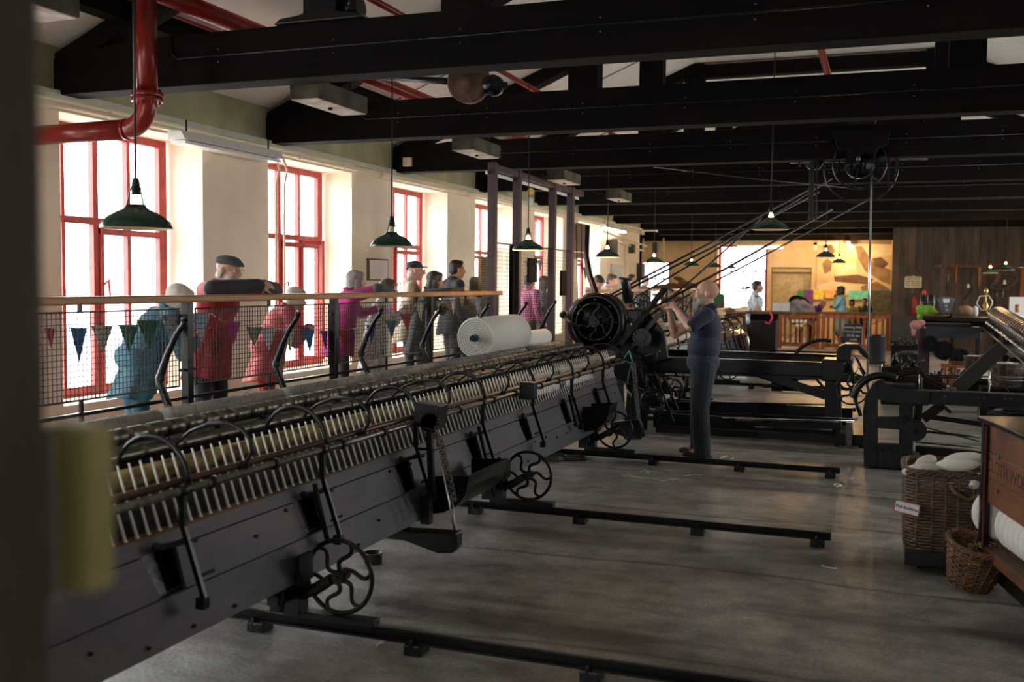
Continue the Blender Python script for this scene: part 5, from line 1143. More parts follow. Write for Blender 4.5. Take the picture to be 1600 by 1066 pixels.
tool('wooden_lath', 'longer pale wooden shaft hanging left of the pair of lamps', 'tool', [(1531, 418), (1531, 435), (1530, 450)], [.035, .03, .02], M('pale_wood', (.32, .18, .09), .6))
tool('metal_rod', 'thin grey rod hanging on a loop left of the golden handle', 'tool', [(1484, 416), (1482, 435), (1479, 455)], .012, m_steeld)
tool('wire_loop', 'large loop of grey wire around the thin rod', 'wire', [(1478, 416), (1472, 425), (1478, 432), (1488, 430), (1491, 420), (1485, 416)], .007, m_steeld, closed=True)
tool('wire_bundle', 'dark fan of wires hanging behind the round brass lamp', 'wire', [(1518, 425), (1516, 440), (1519, 452), (1510, 462), (1506, 468)], .016, m_iron2)
tool('red_strap', 'dark red strap hanging under the right-hand lamp', 'strap', [(1558, 410), (1558, 430), (1557, 445)], [.02, .035, .03], M('dull_red', (.18, .03, .03), .6))
tool('grey_tube', 'tall grey hook-shaped tube right of the hexagonal frame', 'tube', [(1558, 485), (1558, 462), (1558, 450), (1563, 448), (1568, 455), (1567, 465), (1560, 468)], .022, m_steeld)
for i in range(5): tool('cable_loop', ['outermost', 'second', 'middle', 'fourth', 'innermost'][i]+' loop of the grey cables tangled at the right end of the rail', 'cable', [(1575-i*2+15*cos(a)-i*1., 436+i*3+ (13-i*2)*sin(a)) for a in [2*pi*k/12 for k in range(12)]], .011, m_steeld, YG-.03-.03*i, 6, True)
for i, (x, y) in enumerate(((1513, 447), (1570, 441))): p = at(x, y, Y=YG-.2); tag(MB().lathe([(0, -.06), (.03, -.06), (.04, -.02), (.02, .05), (.0, .06)], p, 'Z', 12).build('white_bulb', m_paper, at=tuple(p)), ['white bulb shape hanging left among the tools', 'white bulb shape hanging at the cable loops'][i], 'bulb')
p = at(1598, 440, Y=YG); tag(MB().bx(p.x-.05, p.x+.1, YG, YG+.08, at(1598, 468, Y=YG).z, at(1598, 420, Y=YG).z).build('timber_upright', m_oak, at=tuple(p)), 'orange wooden upright on the boards at the right edge', 'timber')
# grey leaning panel at foot of the partition
p, q = at(1393, 496, Y=YG-.2), at(1428, 545, Y=YG-.2); tag(MB().bx(p.x, q.x, YG-.25, YG-.2, 0, p.z).build('panel_board', M('charcoal_panel', (.035, .037, .04), .6), at=(p.x, YG-.2, 0)), 'plain charcoal panel standing at the foot of the dark boards', 'panel')
# extinguisher, flasks, bench, scale
p = at(1430, 475, Y=YG-.1); t = thing('fire_extinguisher', 'dull red fire extinguisher on the dark boards below the notice', 'fire extinguisher', p)
MB().lathe([(0, -.28), (.07, -.28), (.08, -.24), (.08, .12), (.05, .19), (.02, .22), (0, .22)], p, 'Z', 18).build('cylinder', M('dark_red', (.22, .01, .012), .4), t); MB().tube([p+V((0, 0, .22)), p+V((-.05, 0, .27)), p+V((-.12, 0, .24))], .015, 6).build('handle', m_blk, t)
YB_ = 19.2
def onb(x, y, Y=YB_): return at(x, y, Y=Y)
bz = onb(1500, 496).z
t = thing('workbench', 'long dark wooden workbench with a thick top and drawers at right', 'workbench', (1.6, 19.6, 0))
xa, xb = onb(1441, 500).x, onb(1565, 500).x
MB().bx(xa, xb, 19.2, 19.9, bz-.07, bz).build('top', M('dark_red_bench', (.030, .014, .012), .5), t, .01); MB().bx(xa+.05, xb, 19.25, 19.85, bz-.25, bz-.07).build('drawer', m_tie, t)
for x in (xa+.05, xb-.1): MB().bx(x, x+.08, 19.25, 19.33, 0, bz-.07).build('leg', m_tie, t)
MB().bx(onb(1441, 505).x, onb(1443, 505).x, 19.1, 19.16, .2, bz).build('post', m_purp, t)
t = thing('enclosed_machine', 'blue-grey sheet-metal machine cover on legs with three dark gears below', 'machine', (1.1, 18.1, 0))
Ym = 18.0; a, b = at(1446, 510, Y=Ym), at(1533, 530, Y=Ym); MB().bx(a.x, b.x, Ym, Ym+.5, b.z, a.z).build('cover', M('blue_grey_metal', (.035, .043, .055), .45), t, .01)
MB().bx(a.x-.02, b.x-.15, Ym, Ym+.5, a.z, a.z+.05).build('lid', m_blk, t)
for x in (1446, 1488, 1528): q = at(x, 530, Y=Ym); MB().bx(q.x-.03, q.x+.03, Ym+.1, Ym+.2, 0, b.z).build('leg', m_ir3, t)
MB().bx(a.x-.1, a.x+.08, Ym+.02, Ym+.12, 0, b.z+.15).build('side_post', m_purp, t)
for (x, y, r_) in ((1454, 538, .12), (1475, 548, .155), (1500, 559, .14)):
    g = at(x, y, Y=Ym-.05); m = MB(); m.lathe([(0, 0), (r_*.35, 0), (r_*.4, .02), (r_*.8, .02), (r_*.85, -.01), (r_, -.01), (r_, .05), (0, .05)], g, 'Y', 28, False)
    for i in range(26): aa = 2*pi*i/26; m.bx(g.x+(r_+.012)*cos(aa)-.009, g.x+(r_+.012)*cos(aa)+.009, g.y, g.y+.05, g.z+(r_+.012)*sin(aa)-.009, g.z+(r_+.012)*sin(aa)+.009)
    m.build('gear', m_iron2, t)
lump('pink_rag', 'pink rag hung over the left end of the blue-grey machine', 'rag', at(1431, 508, Y=17.9), [(0, 0, 0, .10, .06, .08), (-.03, 0, -.10, .04, .04, .09), (.08, 0, .04, .07, .05, .05)], M('pink_rag', (.55, .25, .23), .9), .012)
lump('hi_vis_vest', 'bright yellow-green high visibility garment heaped on the bench end', 'garment', onb(1445, 486, 19.35), [(-.06, 0, .02, .09, .08, .10), (.06, 0, .04, .11, .09, .07), (.14, 0, -.02, .09, .08, .05), (-.07, 0, -.1, .06, .06, .09), (.02, -.02, -.03, .08, .07, .06)], M('hi_vis_green', (.22, .46, .03), .6, 0, .2, 12, .4, 30), .014)
for i, (x, y0, y1, c, lab) in enumerate(((1443, 479, 462, m_blk, 'black flask with a red top on the bench'), (1455, 478, 461, m_blk, 'second black flask, beside the scale'))):
    p = onb(x, y0, 19.5); h = onb(x, y1, 19.5).z-p.z; t = thing('flask', lab, 'flask', p, 'black flasks'); MB().lathe([(0, -.15), (.055, -.15), (.06, 0), (.06, h*.7), (.052, h*.75), (.052, h), (0, h)], p, 'Z', 18).build('body', c, t)
    MB().lathe([(.062, h*.35), (.064, h*.38), (.062, h*.41)], p, 'Z', 18).build('band', m_steeld, t)
    if i == 0: MB().lathe([(0, h), (.03, h), (.028, h+.07), (.015, h+.10), (0, h+.10)], p, 'Z', 12).build('red_cap', M('glossy_red', (.5, .02, .02), .3), t)
p = onb(1479, 491); t = thing('fan_scale', 'blue-grey fan-shaped weighing scale with a round brass pan on the bench', 'scale', p)
f_ = lambda l: [(onb(x, y).x, onb(x, y).z) for x, y in l]
MB().prism(f_([(1473, 490), (1466, 471), (1465, 466), (1472, 464), (1479, 463.5), (1486, 464.5), (1492, 467), (1490, 471), (1484, 490)]), 'Y', 19.15, 19.28).build('head', M('scale_grey_blue', (.10, .13, .17), .35), t, .01)
MB().prism(f_([(1473, 467), (1484, 467), (1483, 473), (1474, 473)]), 'Y', 19.14, 19.15).build('dial', m_paper, t)
for x, y in ((1478, 478), (1479, 484)): q = onb(x, y); MB().cyl((q.x, 19.13, q.z), (q.x, 19.15, q.z), .03, n=14).build('badge', m_steel, t)
q = onb(1465, 494, 18.95); MB().lathe([(0, -.01), (.16, -.01), (.20, .02), (.21, .025), (.19, .03), (0, .0)], (q.x, 18.95, q.z), 'Z', 26).build('pan', m_brass, t); MB().bx(q.x-.05, onb(1486, 490).x, 18.95, 19.2, bz, bz+.06).build('base', m_iron, t)
# hexagonal frame and lamp
p = onb(1541, 472, 19.1); t = thing('hexagon_frame', 'pale hexagonal wooden frame standing upright on the bench', 'frame', p)
pts = [onb(x, y, 19.1) for x, y in ((1526, 474), (1531, 463), (1545, 462), (1551, 472), (1546, 484), (1533, 485))]; MB().tube(pts, .013, 6, True).build('rim', M('pale_frame', (.62, .58, .52), .5), t)
p = onb(1540, 480, 19.4); t = thing('brass_lamp', 'small brass oil lamp behind the hexagonal frame', 'lamp', p); MB().lathe([(0, -.10), (.05, -.10), (.03, -.03), (.05, .02), (.03, .07), (.012, .10), (.012, .22), (.035, .26), (.035, .30), (.01, .34), (0, .34)], p, 'Z', 18).build('body', m_brass, t)
for (x, y, w_, h_, lab, mt) in ((1508, 485, .14, .09, 'folded tan cloth lying on the bench', M('tan_cloth', (.35, .22, .12), .9)), (1524, 486, .05, .09, 'small white mug on the bench', m_paper), (1503, 483, .045, .055, 'small dark round clock on the bench', m_iron2), (1552, 487, .03, .06, 'white bottle at the foot of the hexagonal frame', m_paper)):
    p = onb(x, y, 19.35); o = MB().lathe([(0, -h_), (w_*.8, -h_), (w_, -h_*.4), (w_*.9, h_*.5), (w_*.4, h_*.9), (0, h_)], p, 'Z', 16).build(lab.split(' ')[-4 if 'bottle' in lab else 2 if 'round' not in lab else 3], mt, at=tuple(p)); tag(o, lab, 'bench item'); o.name = {'f': 'folded_cloth', 's': 'mug' if 'mug' in lab else 'clock', 'w': 'bottle'}[lab[0]]
# paper-covered counter at the right edge
t = thing('counter', 'white-topped counter with papers and a panel at the right edge', 'counter', (2.3, 20.0, 0)); p, q = onb(1567, 492, 20), onb(1640, 492, 20)
MB().bx(p.x, q.x, 19.8, 20.5, .1, p.z-.02).build('body', m_tie, t); MB().bx(p.x-.03, q.x, 19.75, 20.5, p.z-.02, p.z+.03).build('top', m_paper, t); MB().bx(onb(1577, 470, 20.4).x, q.x, 20.35, 20.4, p.z+.03, onb(1577, 464, 20.4).z).build('back_panel', m_paper, t)
lump('papers', 'crumpled white papers on the white counter', 'papers', onb(1580, 497, 19.7), [(-.1, 0, .04, .12, .08, .04), (.08, 0, 0, .15, .08, .05), (.2, 0, -.04, .12, .08, .06)], m_paper, .014)
p = onb(1589, 482, 19.9); tag(MB().cyl(p+V((0, 0, -.07)), p+V((0, 0, .07)), .035, n=14).build('wooden_bobbin', m_oak, at=tuple(p)), 'orange wooden bobbin standing on the white counter', 'bobbin')
# stool/table of orange wood and low items beyond the beam
Yt = 17.0; t = thing('stool', 'small orange-brown wooden stool with round legs beyond the slanting arm', 'stool', (at(1497, 590, Y=Yt).x, Yt, 0))
a, b = at(1470, 571, Y=Yt), at(1526, 571, Y=Yt); MB().bx(a.x, b.x, Yt-.02, Yt+.4, a.z-.03, a.z).build('seat', m_oak, t, .006)
for x in (1477, 1486, 1493, 1514): q = at(x, 575, Y=Yt+ (.3 if x in (1486, 1514) else 0)); MB().cyl((q.x, q.y, 0), (q.x, q.y, a.z-.02), .028, n=10).build('leg', m_oak, t)
MB().bx(at(1487, 566, Y=Yt).x, at(1524, 566, Y=Yt).x, Yt+.1, Yt+.35, a.z, a.z+.05).build('tray', m_ply, t)
for i, (x, y, w_, h_, Yb_, lab) in enumerate(((1522, 562, .26, .34, 16.2, 'square wicker basket of white cops beyond the slanting arm, left of two'), (1573, 575, .42, .30, 14.2, 'round wicker basket of white cops right of the slanting arm'))):
    p = at(x, y, Y=Yb_); t = thing('wicker_basket', lab, 'basket', (0, 0, 0)); wicker(t, 'x', m_wick, rrect(w_, w_, .25, 3 if i == 0 else 2), .02, h_, 14, 14, .008, .016)
    MB().bx(-w_*.3, w_*.3, -w_*.3, w_*.3, 0, .02).build('bottom', m_wick, t)
    for k in range(9): aa = k*.7; MB().ell((w_*.3*cos(aa)*(k % 3)/2, w_*.3*sin(aa)*(k % 3)/2, h_-.01), (.055, .03, .035), Matrix.Rotation(aa, 3, 'Z')).build('cop', m_cop, t)
    t.location = (p.x, Yb_, 0 if i else .35)
    if i == 0: tag(MB().bx(p.x-.2, p.x+.2, Yb_-.2, Yb_+.2, 0, .345).build('crate', m_tie, at=(p.x, Yb_, 0)), 'dark crate beneath the square basket of cops', 'crate')
    else: t.location = (p.x, Yb_, p.z-.25); tag(MB().bx(p.x-.3, p.x+.3, Yb_-.25, Yb_+.25, 0, p.z-.255).build('crate', m_tie, at=(p.x, Yb_, 0)), 'dark crate beneath the round basket of cops', 'crate')
# ribbed roller machine entering at right
t = thing('ribbed_roller_frame', 'machine with ribbed metal rollers and bright rods entering at the right edge above the beam', 'spinning machine', (2.0, 15, .9))
p, q = at(1540, 492, Y=19.0), at(1640, 560, Y=11.8)
d_ = (q-p); pr = []; n = 30
for k in range(n): l = d_.length*k/n; w_ = d_.length/n; pr += [(.10, l), (.165, l+.02), (.165, l+w_-.03), (.10, l+w_-.01)]
m = MB().lathe([(0, 0)]+pr+[(0, d_.length)], (0, 0, 0), 'Z', 18); mt = Matrix.Translation(p+V((.2, 0, -.02))) @ d_.to_track_quat('Z', 'Y').to_matrix().to_4x4(); m.xf(mt).build('ribbed_roller', m_steeld, t)
for off, mt_ in ((V((0, 0, -.12)), m_steel), (V((-.05, 0, -.22)), m_steeld), (V((.0, 0, .05)), m_iron)):
    m = MB(); k = 0
    m.cyl(p+off, q+off, .015, n=6); m.build('bright_rod', mt_, t)
for k in range(14): a = p.lerp(q, (k+.5)/14)+V((0, 0, -.12)); MB().ell(a, (.03, .06, .03), None, 8, 6).build('rod_collar', m_steel, t)
MB().prism([(1.6, 0), (2.3, 0), (2.3, .7), (1.75, .7)], 'Y', 16.2, 16.3).build('end_frame', m_iron, t); MB().bx(1.9, 2.6, 12.0, 19.0, .62, .74).build('beam', m_iron, t)
# low machine lumps on the floor behind the headstock, dark
for i, (x0, x1, y0, y1, Yl, lab) in enumerate(((1378, 1440, 560, 575, 15.5, 'low dark machine bed behind the right headstock'), (1393, 1440, 530, 556, 22.5, 'dark heap of ironwork at the foot of the partition'), (1442, 1500, 580, 600, 17.5, 'dark low cabinet beneath the blue-grey machine'))):
    a, b = at(x0, y0, Y=Yl), at(x1, y1, Y=Yl); t = thing(['machine_bed', 'iron_heap', 'low_cabinet'][i], lab, 'machine', ((a.x+b.x)/2, Yl, 0)); q = random.Random(i)
    MB().bx(a.x, b.x, Yl, Yl+.5, 0, a.z-.12).build('base', m_iron, t, .01)
    for k in range(12):
        u = V((q.uniform(a.x, b.x), Yl+q.uniform(0, .4), a.z-.12)); w2 = u+V((q.uniform(-.15, .15), q.uniform(-.1, .1), q.uniform(.03, .16))); MB().cyl(u, w2, q.uniform(.01, .03), n=7).build('rod', m_iron2, t)
tag(MB().tube([at(1400, 560, Y=20), at(1402, 553, Y=20), at(1412, 551, Y=20), at(1460, 551, Y=20)], .035, 10).build('bent_pipe', m_steeld, at=tuple(at(1430, 552, Y=20))), 'grey bent pipe lying across behind the dark machinery at right', 'pipe')
# far left wall corner: heap of wool, door, cupboard, wall pipework
t = thing('wool_heap', 'dark brown heap of wool on a shelf by the end window, above the belts', 'wool', at(1060, 447, Y=27)); c = at(1058, 446, Y=27.0); m = MB(); q = random.Random(8)
for k in range(26): u = q.uniform(-1, 1); m.ell(c+V((u*.62, q.uniform(-.2, .2), -.1+q.uniform(0, .32)*(1-abs(u)))), (q.uniform(.08, .16), .12, q.uniform(.05, .1)), None, 10, 6)
m.build('fleece', BLOTCH('brown_fleece', [(.02, .012, .008), (.10, .05, .02), (.16, .06, .03), (.05, .05, .02)], 9, .95, 4), t, fuse=.03)
p, q = at(1022, 459, Y=27), at(1083, 459, Y=27); MB().bx(p.x, q.x, 26.7, 27.4, p.z-.06, p.z).build('shelf', M('pale_shelf', (.6, .42, .2), .6), t); 
for x in (p.x+.05, q.x-.05): MB().bx(x-.04, x+.04, 27, 27.08, 0, p.z-.05).build('leg', m_brown, t)
p, q = at(1033, 463, Y=27.2), at(1075, 475, Y=27.2); MB().bx(p.x, q.x, 27.1, 27.3, q.z, p.z).build('apron', m_oak, t)
p = at(966, 440, X=WX+.03); struct(MB().bx(WX, WX+.04, p.y-.7, p.y+.4, .34, 2.2).build('door_2', M('pale_green_door', (.42, .45, .34), .6)))
p = at(922, 375, X=-6.3); t = thing('hanging_curtain', 'dark brown hanging panel between windows at the far end of the window wall', 'curtain', p); a, b = at(903, 370, X=-6.3), at(921, 370, X=-6.3); MB().bx(-6.34, -6.30, a.y, b.y, at(912, 404, X=-6.3).z, at(912, 350, X=-6.3).z).build('cloth', m_brown, t)
t = thing('wall_pipework', 'cream pipes and grey boxes fixed on the far stretch of the window wall', 'pipe', (-6.5, 26, 2.5))
for (x0, y0, x1, y1) in ((945, 360, 1010, 385), (950, 372, 1005, 392), (978, 380, 978, 470), (1037, 372, 1037, 405), (975, 368, 975, 381), (1005, 373, 1005, 392)): MB().cyl(at(x0, y0, X=-6.5), at(x1, y1, X=-6.5), .022, n=8).build('pipe', m_cream, t)
for (x, y, s_) in ((957, 385, .16), (1023, 387, .13), (986, 389, .1), (1000, 425, .2)): p = at(x, y, X=-6.5); MB().bx(-6.55, -6.4, p.y-s_, p.y+s_, p.z-s_*1.2, p.z+s_*1.2).build('box', m_woodbox, t)
# worktable of wool laps on the far mule line (seen right of the man)
t = thing('lap_bench', 'long bench piled with cream wool laps leading back to the end window', 'bench', (-3.3, 23, 0))
MB().bx(-3.9, -3.1, 21.9, 25.6, .92, .99).build('top', m_brown, t)
for y in (22.1, 25.3): MB().bx(-3.8, -3.7, y, y+.1, 0, .92).bx(-3.25, -3.15, y, y+.1, 0, .92).build('trestle', m_brown, t)
for i, (x, y, px) in enumerate(((-3.5, 22.3, .4), (-3.4, 23.3, .35), (-3.6, 24.4, .4), (-3.3, 25.2, .3))):
    tag(MB().ell((x, y, 1.07), (.28, px, .08)).ell((x+.1, y+.1, 1.10), (.15, px*.7, .08)).build('wool_lap', M('cream_wool', (.62, .50, .32), .95, 0, .3, 6) if i != 1 else m_brown, at=(x, y, 1.0), fuse=.02), ['nearest cream wool lap on the long bench', 'brown wool lap second along the long bench', 'third cream wool lap along the long bench', 'farthest cream wool lap on the long bench'][i], 'wool', 'wool laps on the bench')
p = at(1166, 450, Y=27.6); t = thing('camera_device', 'dark pronged device on a stand in front of the end window', 'device', (p.x, 27.6, 0))
MB().bx(p.x-.17, p.x+.05, 27.5, 27.7, p.z-.04, p.z+.02).bx(p.x+.0, p.x+.1, 27.5, 27.7, p.z-.02, p.z+.05).build('body', m_blk, t, .01)
for dx in (.0, .07, .13): MB().bar((p.x+dx, 27.6, p.z+.05), (p.x+dx+.03, 27.6, p.z+.22), .015, .015).build('prong', m_blk, t)
MB().cyl((p.x, 27.6, 0), (p.x, 27.6, p.z), .02, n=8).build('stand', m_iron, t)

def point(loc, e, col=(1, .62, .30), r=.05):
    l = bpy.data.lights.new('lamp_light', 'POINT'); l.energy = e; l.color = col; l.shadow_soft_size = r
    o = bpy.data.objects.new('lamp_light', l); COL.objects.link(o); o.location = loc
for px, py, Yl, e in ((1290, 396, 27.5, 60), (1312, 405, 31.5, 60), (1327, 392, YF-1.0, 90), (1240, 392, YF-1.4, 60), (1100, 412, 24, 30), (1022, 408, 18.6, 22), (949, 398, 14.5, 18), (825, 388, 11, 14)): point(at(px, py, Y=Yl)+V((0, 0, -.15 if py > 394 else 0)), e)
for px, py in ((1546, 428), (1570, 424)): point(at(px, py, Y=24.6)+V((0, 0, -.1)), 25)
# ================================================================ PEOPLE
m_skin = M('pale_skin', (.62, .36, .27), .5, 0, .08, 14, .1, 120, spec=.4)
m_skin2 = M('tan_skin', (.50, .28, .19), .5, 0, .08, 14, .1, 120, spec=.4)
m_skind = M('brown_skin', (.20, .095, .06), .5, 0, .1, 14)
m_eye = M('eye_white', (.75, .73, .70), .2, 0, .02); m_iris = M('dark_iris', (.02, .02, .025), .2)
HAIR = {'white': M('white_hair', (.62, .59, .53), .55, 0, .15, 3, .5, 60, (8, 8, 1)), 'grey': M('grey_hair', (.30, .27, .24), .55, 0, .35, 3, .5, 60, (8, 8, 1)), 'brown': M('brown_hair', (.085, .045, .025), .45, 0, .4, 3, .5, 60, (8, 8, 1)), 'dark': M('dark_hair', (.014, .010, .009), .4, 0, .4, 3, .4, 60, (8, 8, 1)), 'beard': M('grey_beard', (.42, .39, .33), .7, 0, .25, 4, .6, 90, (8, 8, 1))}
def FAB(n, c, var=.2, b=.35, c2=None, sc=7): return M(n, c, .8, 0, var, sc, b, 18, (1, 1, 1), c2, sheen=.1)
def lerp(a, b, t): return tuple(a[i]+(b[i]-a[i])*t for i in range(3))
def hand(m, w, d, n, side, curl=.5, s=1.):
    w = V(w); d = V(d).normalized(); n = V(n); n = (n-d*n.dot(d)).normalized(); sd = d.cross(n)*side
    L_ = [.070, .078, .072, .056]
    for i in range(4):
        o = (-.030+.020*i)*-1; base = w+sd*o*.6*s+d*.012*s; kn = w+(sd*o+d*(.088-.004*abs(i-1)))*s
        m.cap(base, kn, .0135*s, .0115*s, 8); p = kn; a = curl*.9; r = .0098*s
        for j in range(3):
            ln = L_[i]*[.45, .31, .24][j]*s; v = (d*cos(a)+n*sin(a)); q = p+v*ln; m.cap(p, q, r, r*.88, 8); p = q; r *= .88; a += curl*(1.1 if j == 0 else .8)
    p = w+(sd*.022+d*.022)*s; q = p+(d*.6+sd*.62+n*.35).normalized()*.042*s; m.cap(p, q, .0145*s, .012*s, 8)
    v = (d*.85+sd*.25+n*.45).normalized(); q2 = q+v*.032*s; m.cap(q, q2, .0115*s, .0105*s, 8); m.cap(q2, q2+(v+n*.3).normalized()*.024*s, .0102*s, .0088*s, 8)
    m.ell(w+(d*.045)*s, (.034*s, .030*s, .020*s), Matrix((d, sd, n)).transposed(), 12, 8)
def frustum(m, p, q, r0, r1, ph):
    p = V(p); q = V(q); n = 36; k = 7; vs = []
    for i in range(k):
        t = i/(k-1); c = p.lerp(q, t); 
        for j in range(n):
            a = 2*pi*j/n; w = 1+.055*t*sin(6*a+ph)+.03*t*sin(11*a+2*ph); vs.append(c+V(((r0[0]+(r1[0]-r0[0])*t)*cos(a)*w, (r0[1]+(r1[1]-r0[1])*t)*sin(a)*w, .02*t*sin(3*a+ph))))
    fs = [(i*n+j, i*n+(j+1) % n, (i+1)*n+(j+1) % n, (i+1)*n+j) for i in range(k-1) for j in range(n)]
    m.add(vs, fs, True); o = len(m.v)-k*n
    m.f.append([o+j for j in range(n)][::-1]); m.f.append([o+(k-1)*n+j for j in range(n)]); m.sm += [False]*2; m.mi += [0]*2
def person(lab, yaw, base=None, headpx=None, X=None, Y=None, floor=.34, lean=0., H=None, head=(0, 0), top=None, topname='jacket', legs=None, hair=None, style='short', skin=m_skin,
           armL=None, armR=None, bare=0, puff=1., girth=1., hs_=1., beard=None, glasses=False, cap=None, vx=.010, seated=False, far=False, coat=None, legw=1., extra=None, skirt=False, headtilt=0, bent=None, hl=.35, hr=.35, nL=None, nR=None):
    """local frame: +x forward, +y the person's left, +z up; arms are (elbow, wrist) points in local metres at 1.72 m stature"""
    ln = R(lean)
    def up(p):                                    # upper-body point bent forward about the hips
        x, y, z = p; dz = z-.95; return (x*cos(ln)+dz*sin(ln), y, .95-x*sin(ln)+dz*cos(ln))
    J = dict(pel=(0, 0, .95), waist=up((.0, 0, 1.10)), chest=up((.01, 0, 1.30)), nb=up((-.02, 0, 1.46)), nt=up((.0, 0, 1.54)), head=up((.03, 0, 1.62)), sL=up((-.01, .18, 1.42)), sR=up((-.01, -.18, 1.42)))
    hd = V(J['head']); s = 1.
    if headpx:
        tgt = at(*headpx, X=X) if X is not None else at(*headpx, Y=Y); s = (H/1.72) if H else (tgt.z-floor)/hd.z
        off = Matrix.Rotation(R(yaw), 3, 'Z') @ (hd*s); base = V((tgt.x-off.x, tgt.y-off.y, floor if not H else tgt.z-hd.z*s))
    t = thing('person', lab, 'person', (0, 0, 0))
    b = MB(); hm = MB()
    # head frame
    hy, hp = R(head[0]), R(head[1]+headtilt); RM = Matrix.Rotation(hy, 3, 'Z') @ Matrix.Rotation(hp, 3, 'Y'); HS = hs_
    def hp_(x, y, z): return hd+RM @ (V((x, y, z))*HS)
    def hell(x, y, z, a, b_, c, mb=None): (mb or b).ell(hp_(x, y, z), (a*HS, b_*HS, c*HS), RM, 18, 12)
    hell(-.012, 0, .035, .098, .077, .088); hell(.030, 0, -.030, .066, .060, .080); hell(.060, 0, -.088, .026, .028, .024); hell(.01, 0, -.06, .06, .055, .055)
    b.cap(hp_(.088, 0, .018), hp_(.118, 0, -.024), .009*HS, .0145*HS, 10); hell(.098, 0, -.036, .012, .019, .009)
    hell(.083, 0, .030, .012, .045, .009); hell(.088, 0, -.062, .012, .024, .006); hell(.085, 0, -.073, .012, .020, .006)
    for sy in (1, -1): hell(.055, sy*.034, -.030, .034, .026, .028); hell(-.008, sy*.080, -.004, .017, .012, .031); hell(-.012, sy*.089, .0, .015, .007, .028); hell(.078, sy*.030, .022, .013, .02, .008)
    b.cap(J['nb'], hp_(-.015, 0, -.04), .062*girth**.5, .056, 14)
    # core of torso and limbs (continuous body)
    b.cap(J['pel'], J['waist'], .12, .11, 14); b.cap(J['waist'], J['chest'], .11, .12, 14); b.cap(J['chest'], J['nb'], .11, .06, 14); b.cap(J['sL'], J['sR'], .05, .05, 10)
    if seated: K = {'hL': (0, .1, .92), 'hR': (0, -.1, .92), 'kL': (.42, .12, .90), 'kR': (.42, -.12, .90), 'aL': (.42, .12, .5), 'aR': (.42, -.12, .5)}
    else: K = {'hL': (0, .095, .90), 'hR': (0, -.095, .90), 'kL': (.035, .105, .49), 'kR': (.02, -.10, .49), 'aL': (-.02, .11, .09), 'aR': (-.03, -.11, .09)}
    if bent: K.update(bent)
    for q_ in 'LR': b.cap(K['h'+q_], K['k'+q_], .08, .055, 12); b.cap(K['k'+q_], K['a'+q_], .052, .038, 12); b.cap(K['a'+q_], V(K['a'+q_])+V((.12, 0, -.05)), .04, .032, 10)
    armL = armL or ((.0, .23, 1.12), (.10, .22, .90)); armR = armR or ((.0, -.23, 1.12), (.10, -.22, .90))
    for (e, w), S_, side, cu, nn in ((armL, J['sL'], 1, hl, nL), (armR, J['sR'], -1, hr, nR)):
        b.cap(S_, e, .050, .041, 12); b.cap(e, lerp(e, w, .35), .043, .042, 12); b.cap(lerp(e, w, .35), w, .042, .026, 12)
        d = (V(w)-V(e)).normalized(); nn = nn or (0, -side, -.3); hand(b, w, d, nn, side, cu, 1.04 if not far else 1.1)
    body = b.build('body', skin, t, fuse=vx)
    # clothing
    if top:
        c = MB(); g = girth; pf = puff; tl = Matrix.Rotation(ln, 3, 'Y')
        def tell(p, a, b_, c_, dx=0): c.ell(V(p)+V((dx, 0, 0)), (a, b_, c_), tl, 20, 14)
        tell(J['chest'], .128*g*pf, .178*g**.5*pf, .185); tell(J['waist'], .135*g*pf, .165*g**.7*pf, .19, .02*(g-1)*3); tell(J['pel'], .135*g*pf, .170*g**.7*pf, .14, .01)
        c.cap(lerp(J['sL'], J['chest'], .12), lerp(J['sR'], J['chest'], .12), .072*pf, .072*pf, 14); c.cap(J['chest'], lerp(J['nb'], J['nt'], .30), .11, .074, 14)
        if skirt: c.cap(J['pel'], (0, 0, .55), .17*g, .22*g, 20)
        if coat: frustum(c, lerp(J['waist'], J['chest'], .4), (J['pel'][0]-.03, 0, coat), (.125*pf, .155*pf), (.165*pf, .20*pf), len(lab))
        c.cap(lerp(J['waist'], J['chest'], .1), lerp(J['waist'], J['chest'], .9), .125*g*pf**.5, .125*g**.6*pf**.5, 20)
        for (e, w), S_, side in ((armL, J['sL'], 1), (armR, J['sR'], -1)):
            c.cap(S_, lerp(S_, e, .98 if not bare else (.86 if side > 0 else .5)), .070*pf*g**.3, .058*pf if not bare else .064*pf, 14)
            if not bare: c.cap(e, lerp(e, w, .93), .056*pf, .042*pf, 14)
        c.build(topname, top, t, fuse=vx*1.05)
        if far is False:
            k = MB(); k.tube([V(lerp(J['nb'], J['nt'], .2))+Matrix.Rotation(ln, 3, 'Y') @ V((.070*cos(a)+.004, .066*sin(a), .0-.025*cos(a))) for a in [2*pi*i/20 for i in range(20)]], .018, 8, True); k.build('collar', top, t)
    if legs:
        c = MB(); c.ell(V(J['pel'])+V((0, 0, -.02)), (.128*girth**.6, .158*girth**.5, .14), None, 20, 12)
        for q_ in 'LR': c.cap(K['h'+q_], K['k'+q_], .098*girth**.4*legw, .076*legw, 14); c.cap(K['k'+q_], V(K['a'+q_])+V((0, 0, -.035)), .076*legw, .064*legw**1.5, 14)
        c.build('trousers', legs, t, fuse=vx*1.05)
    f = [MB(), MB()]
    for k, q_ in enumerate('LR'):
        a = V(K['a'+q_]); f[k].cap(a+V((-.035, 0, -.045)), a+V((.05, 0, -.045)), .045, .046, 12).ell(a+V((.12, 0, -.055)), (.085, .045, .034)).ell(a+V((0, 0, -.01)), (.055, .045, .05)).ell(a+V((.04, 0, -.076)), (.155, .046, .014)); f[k].build('shoe', m_shoe, t, fuse=.010)
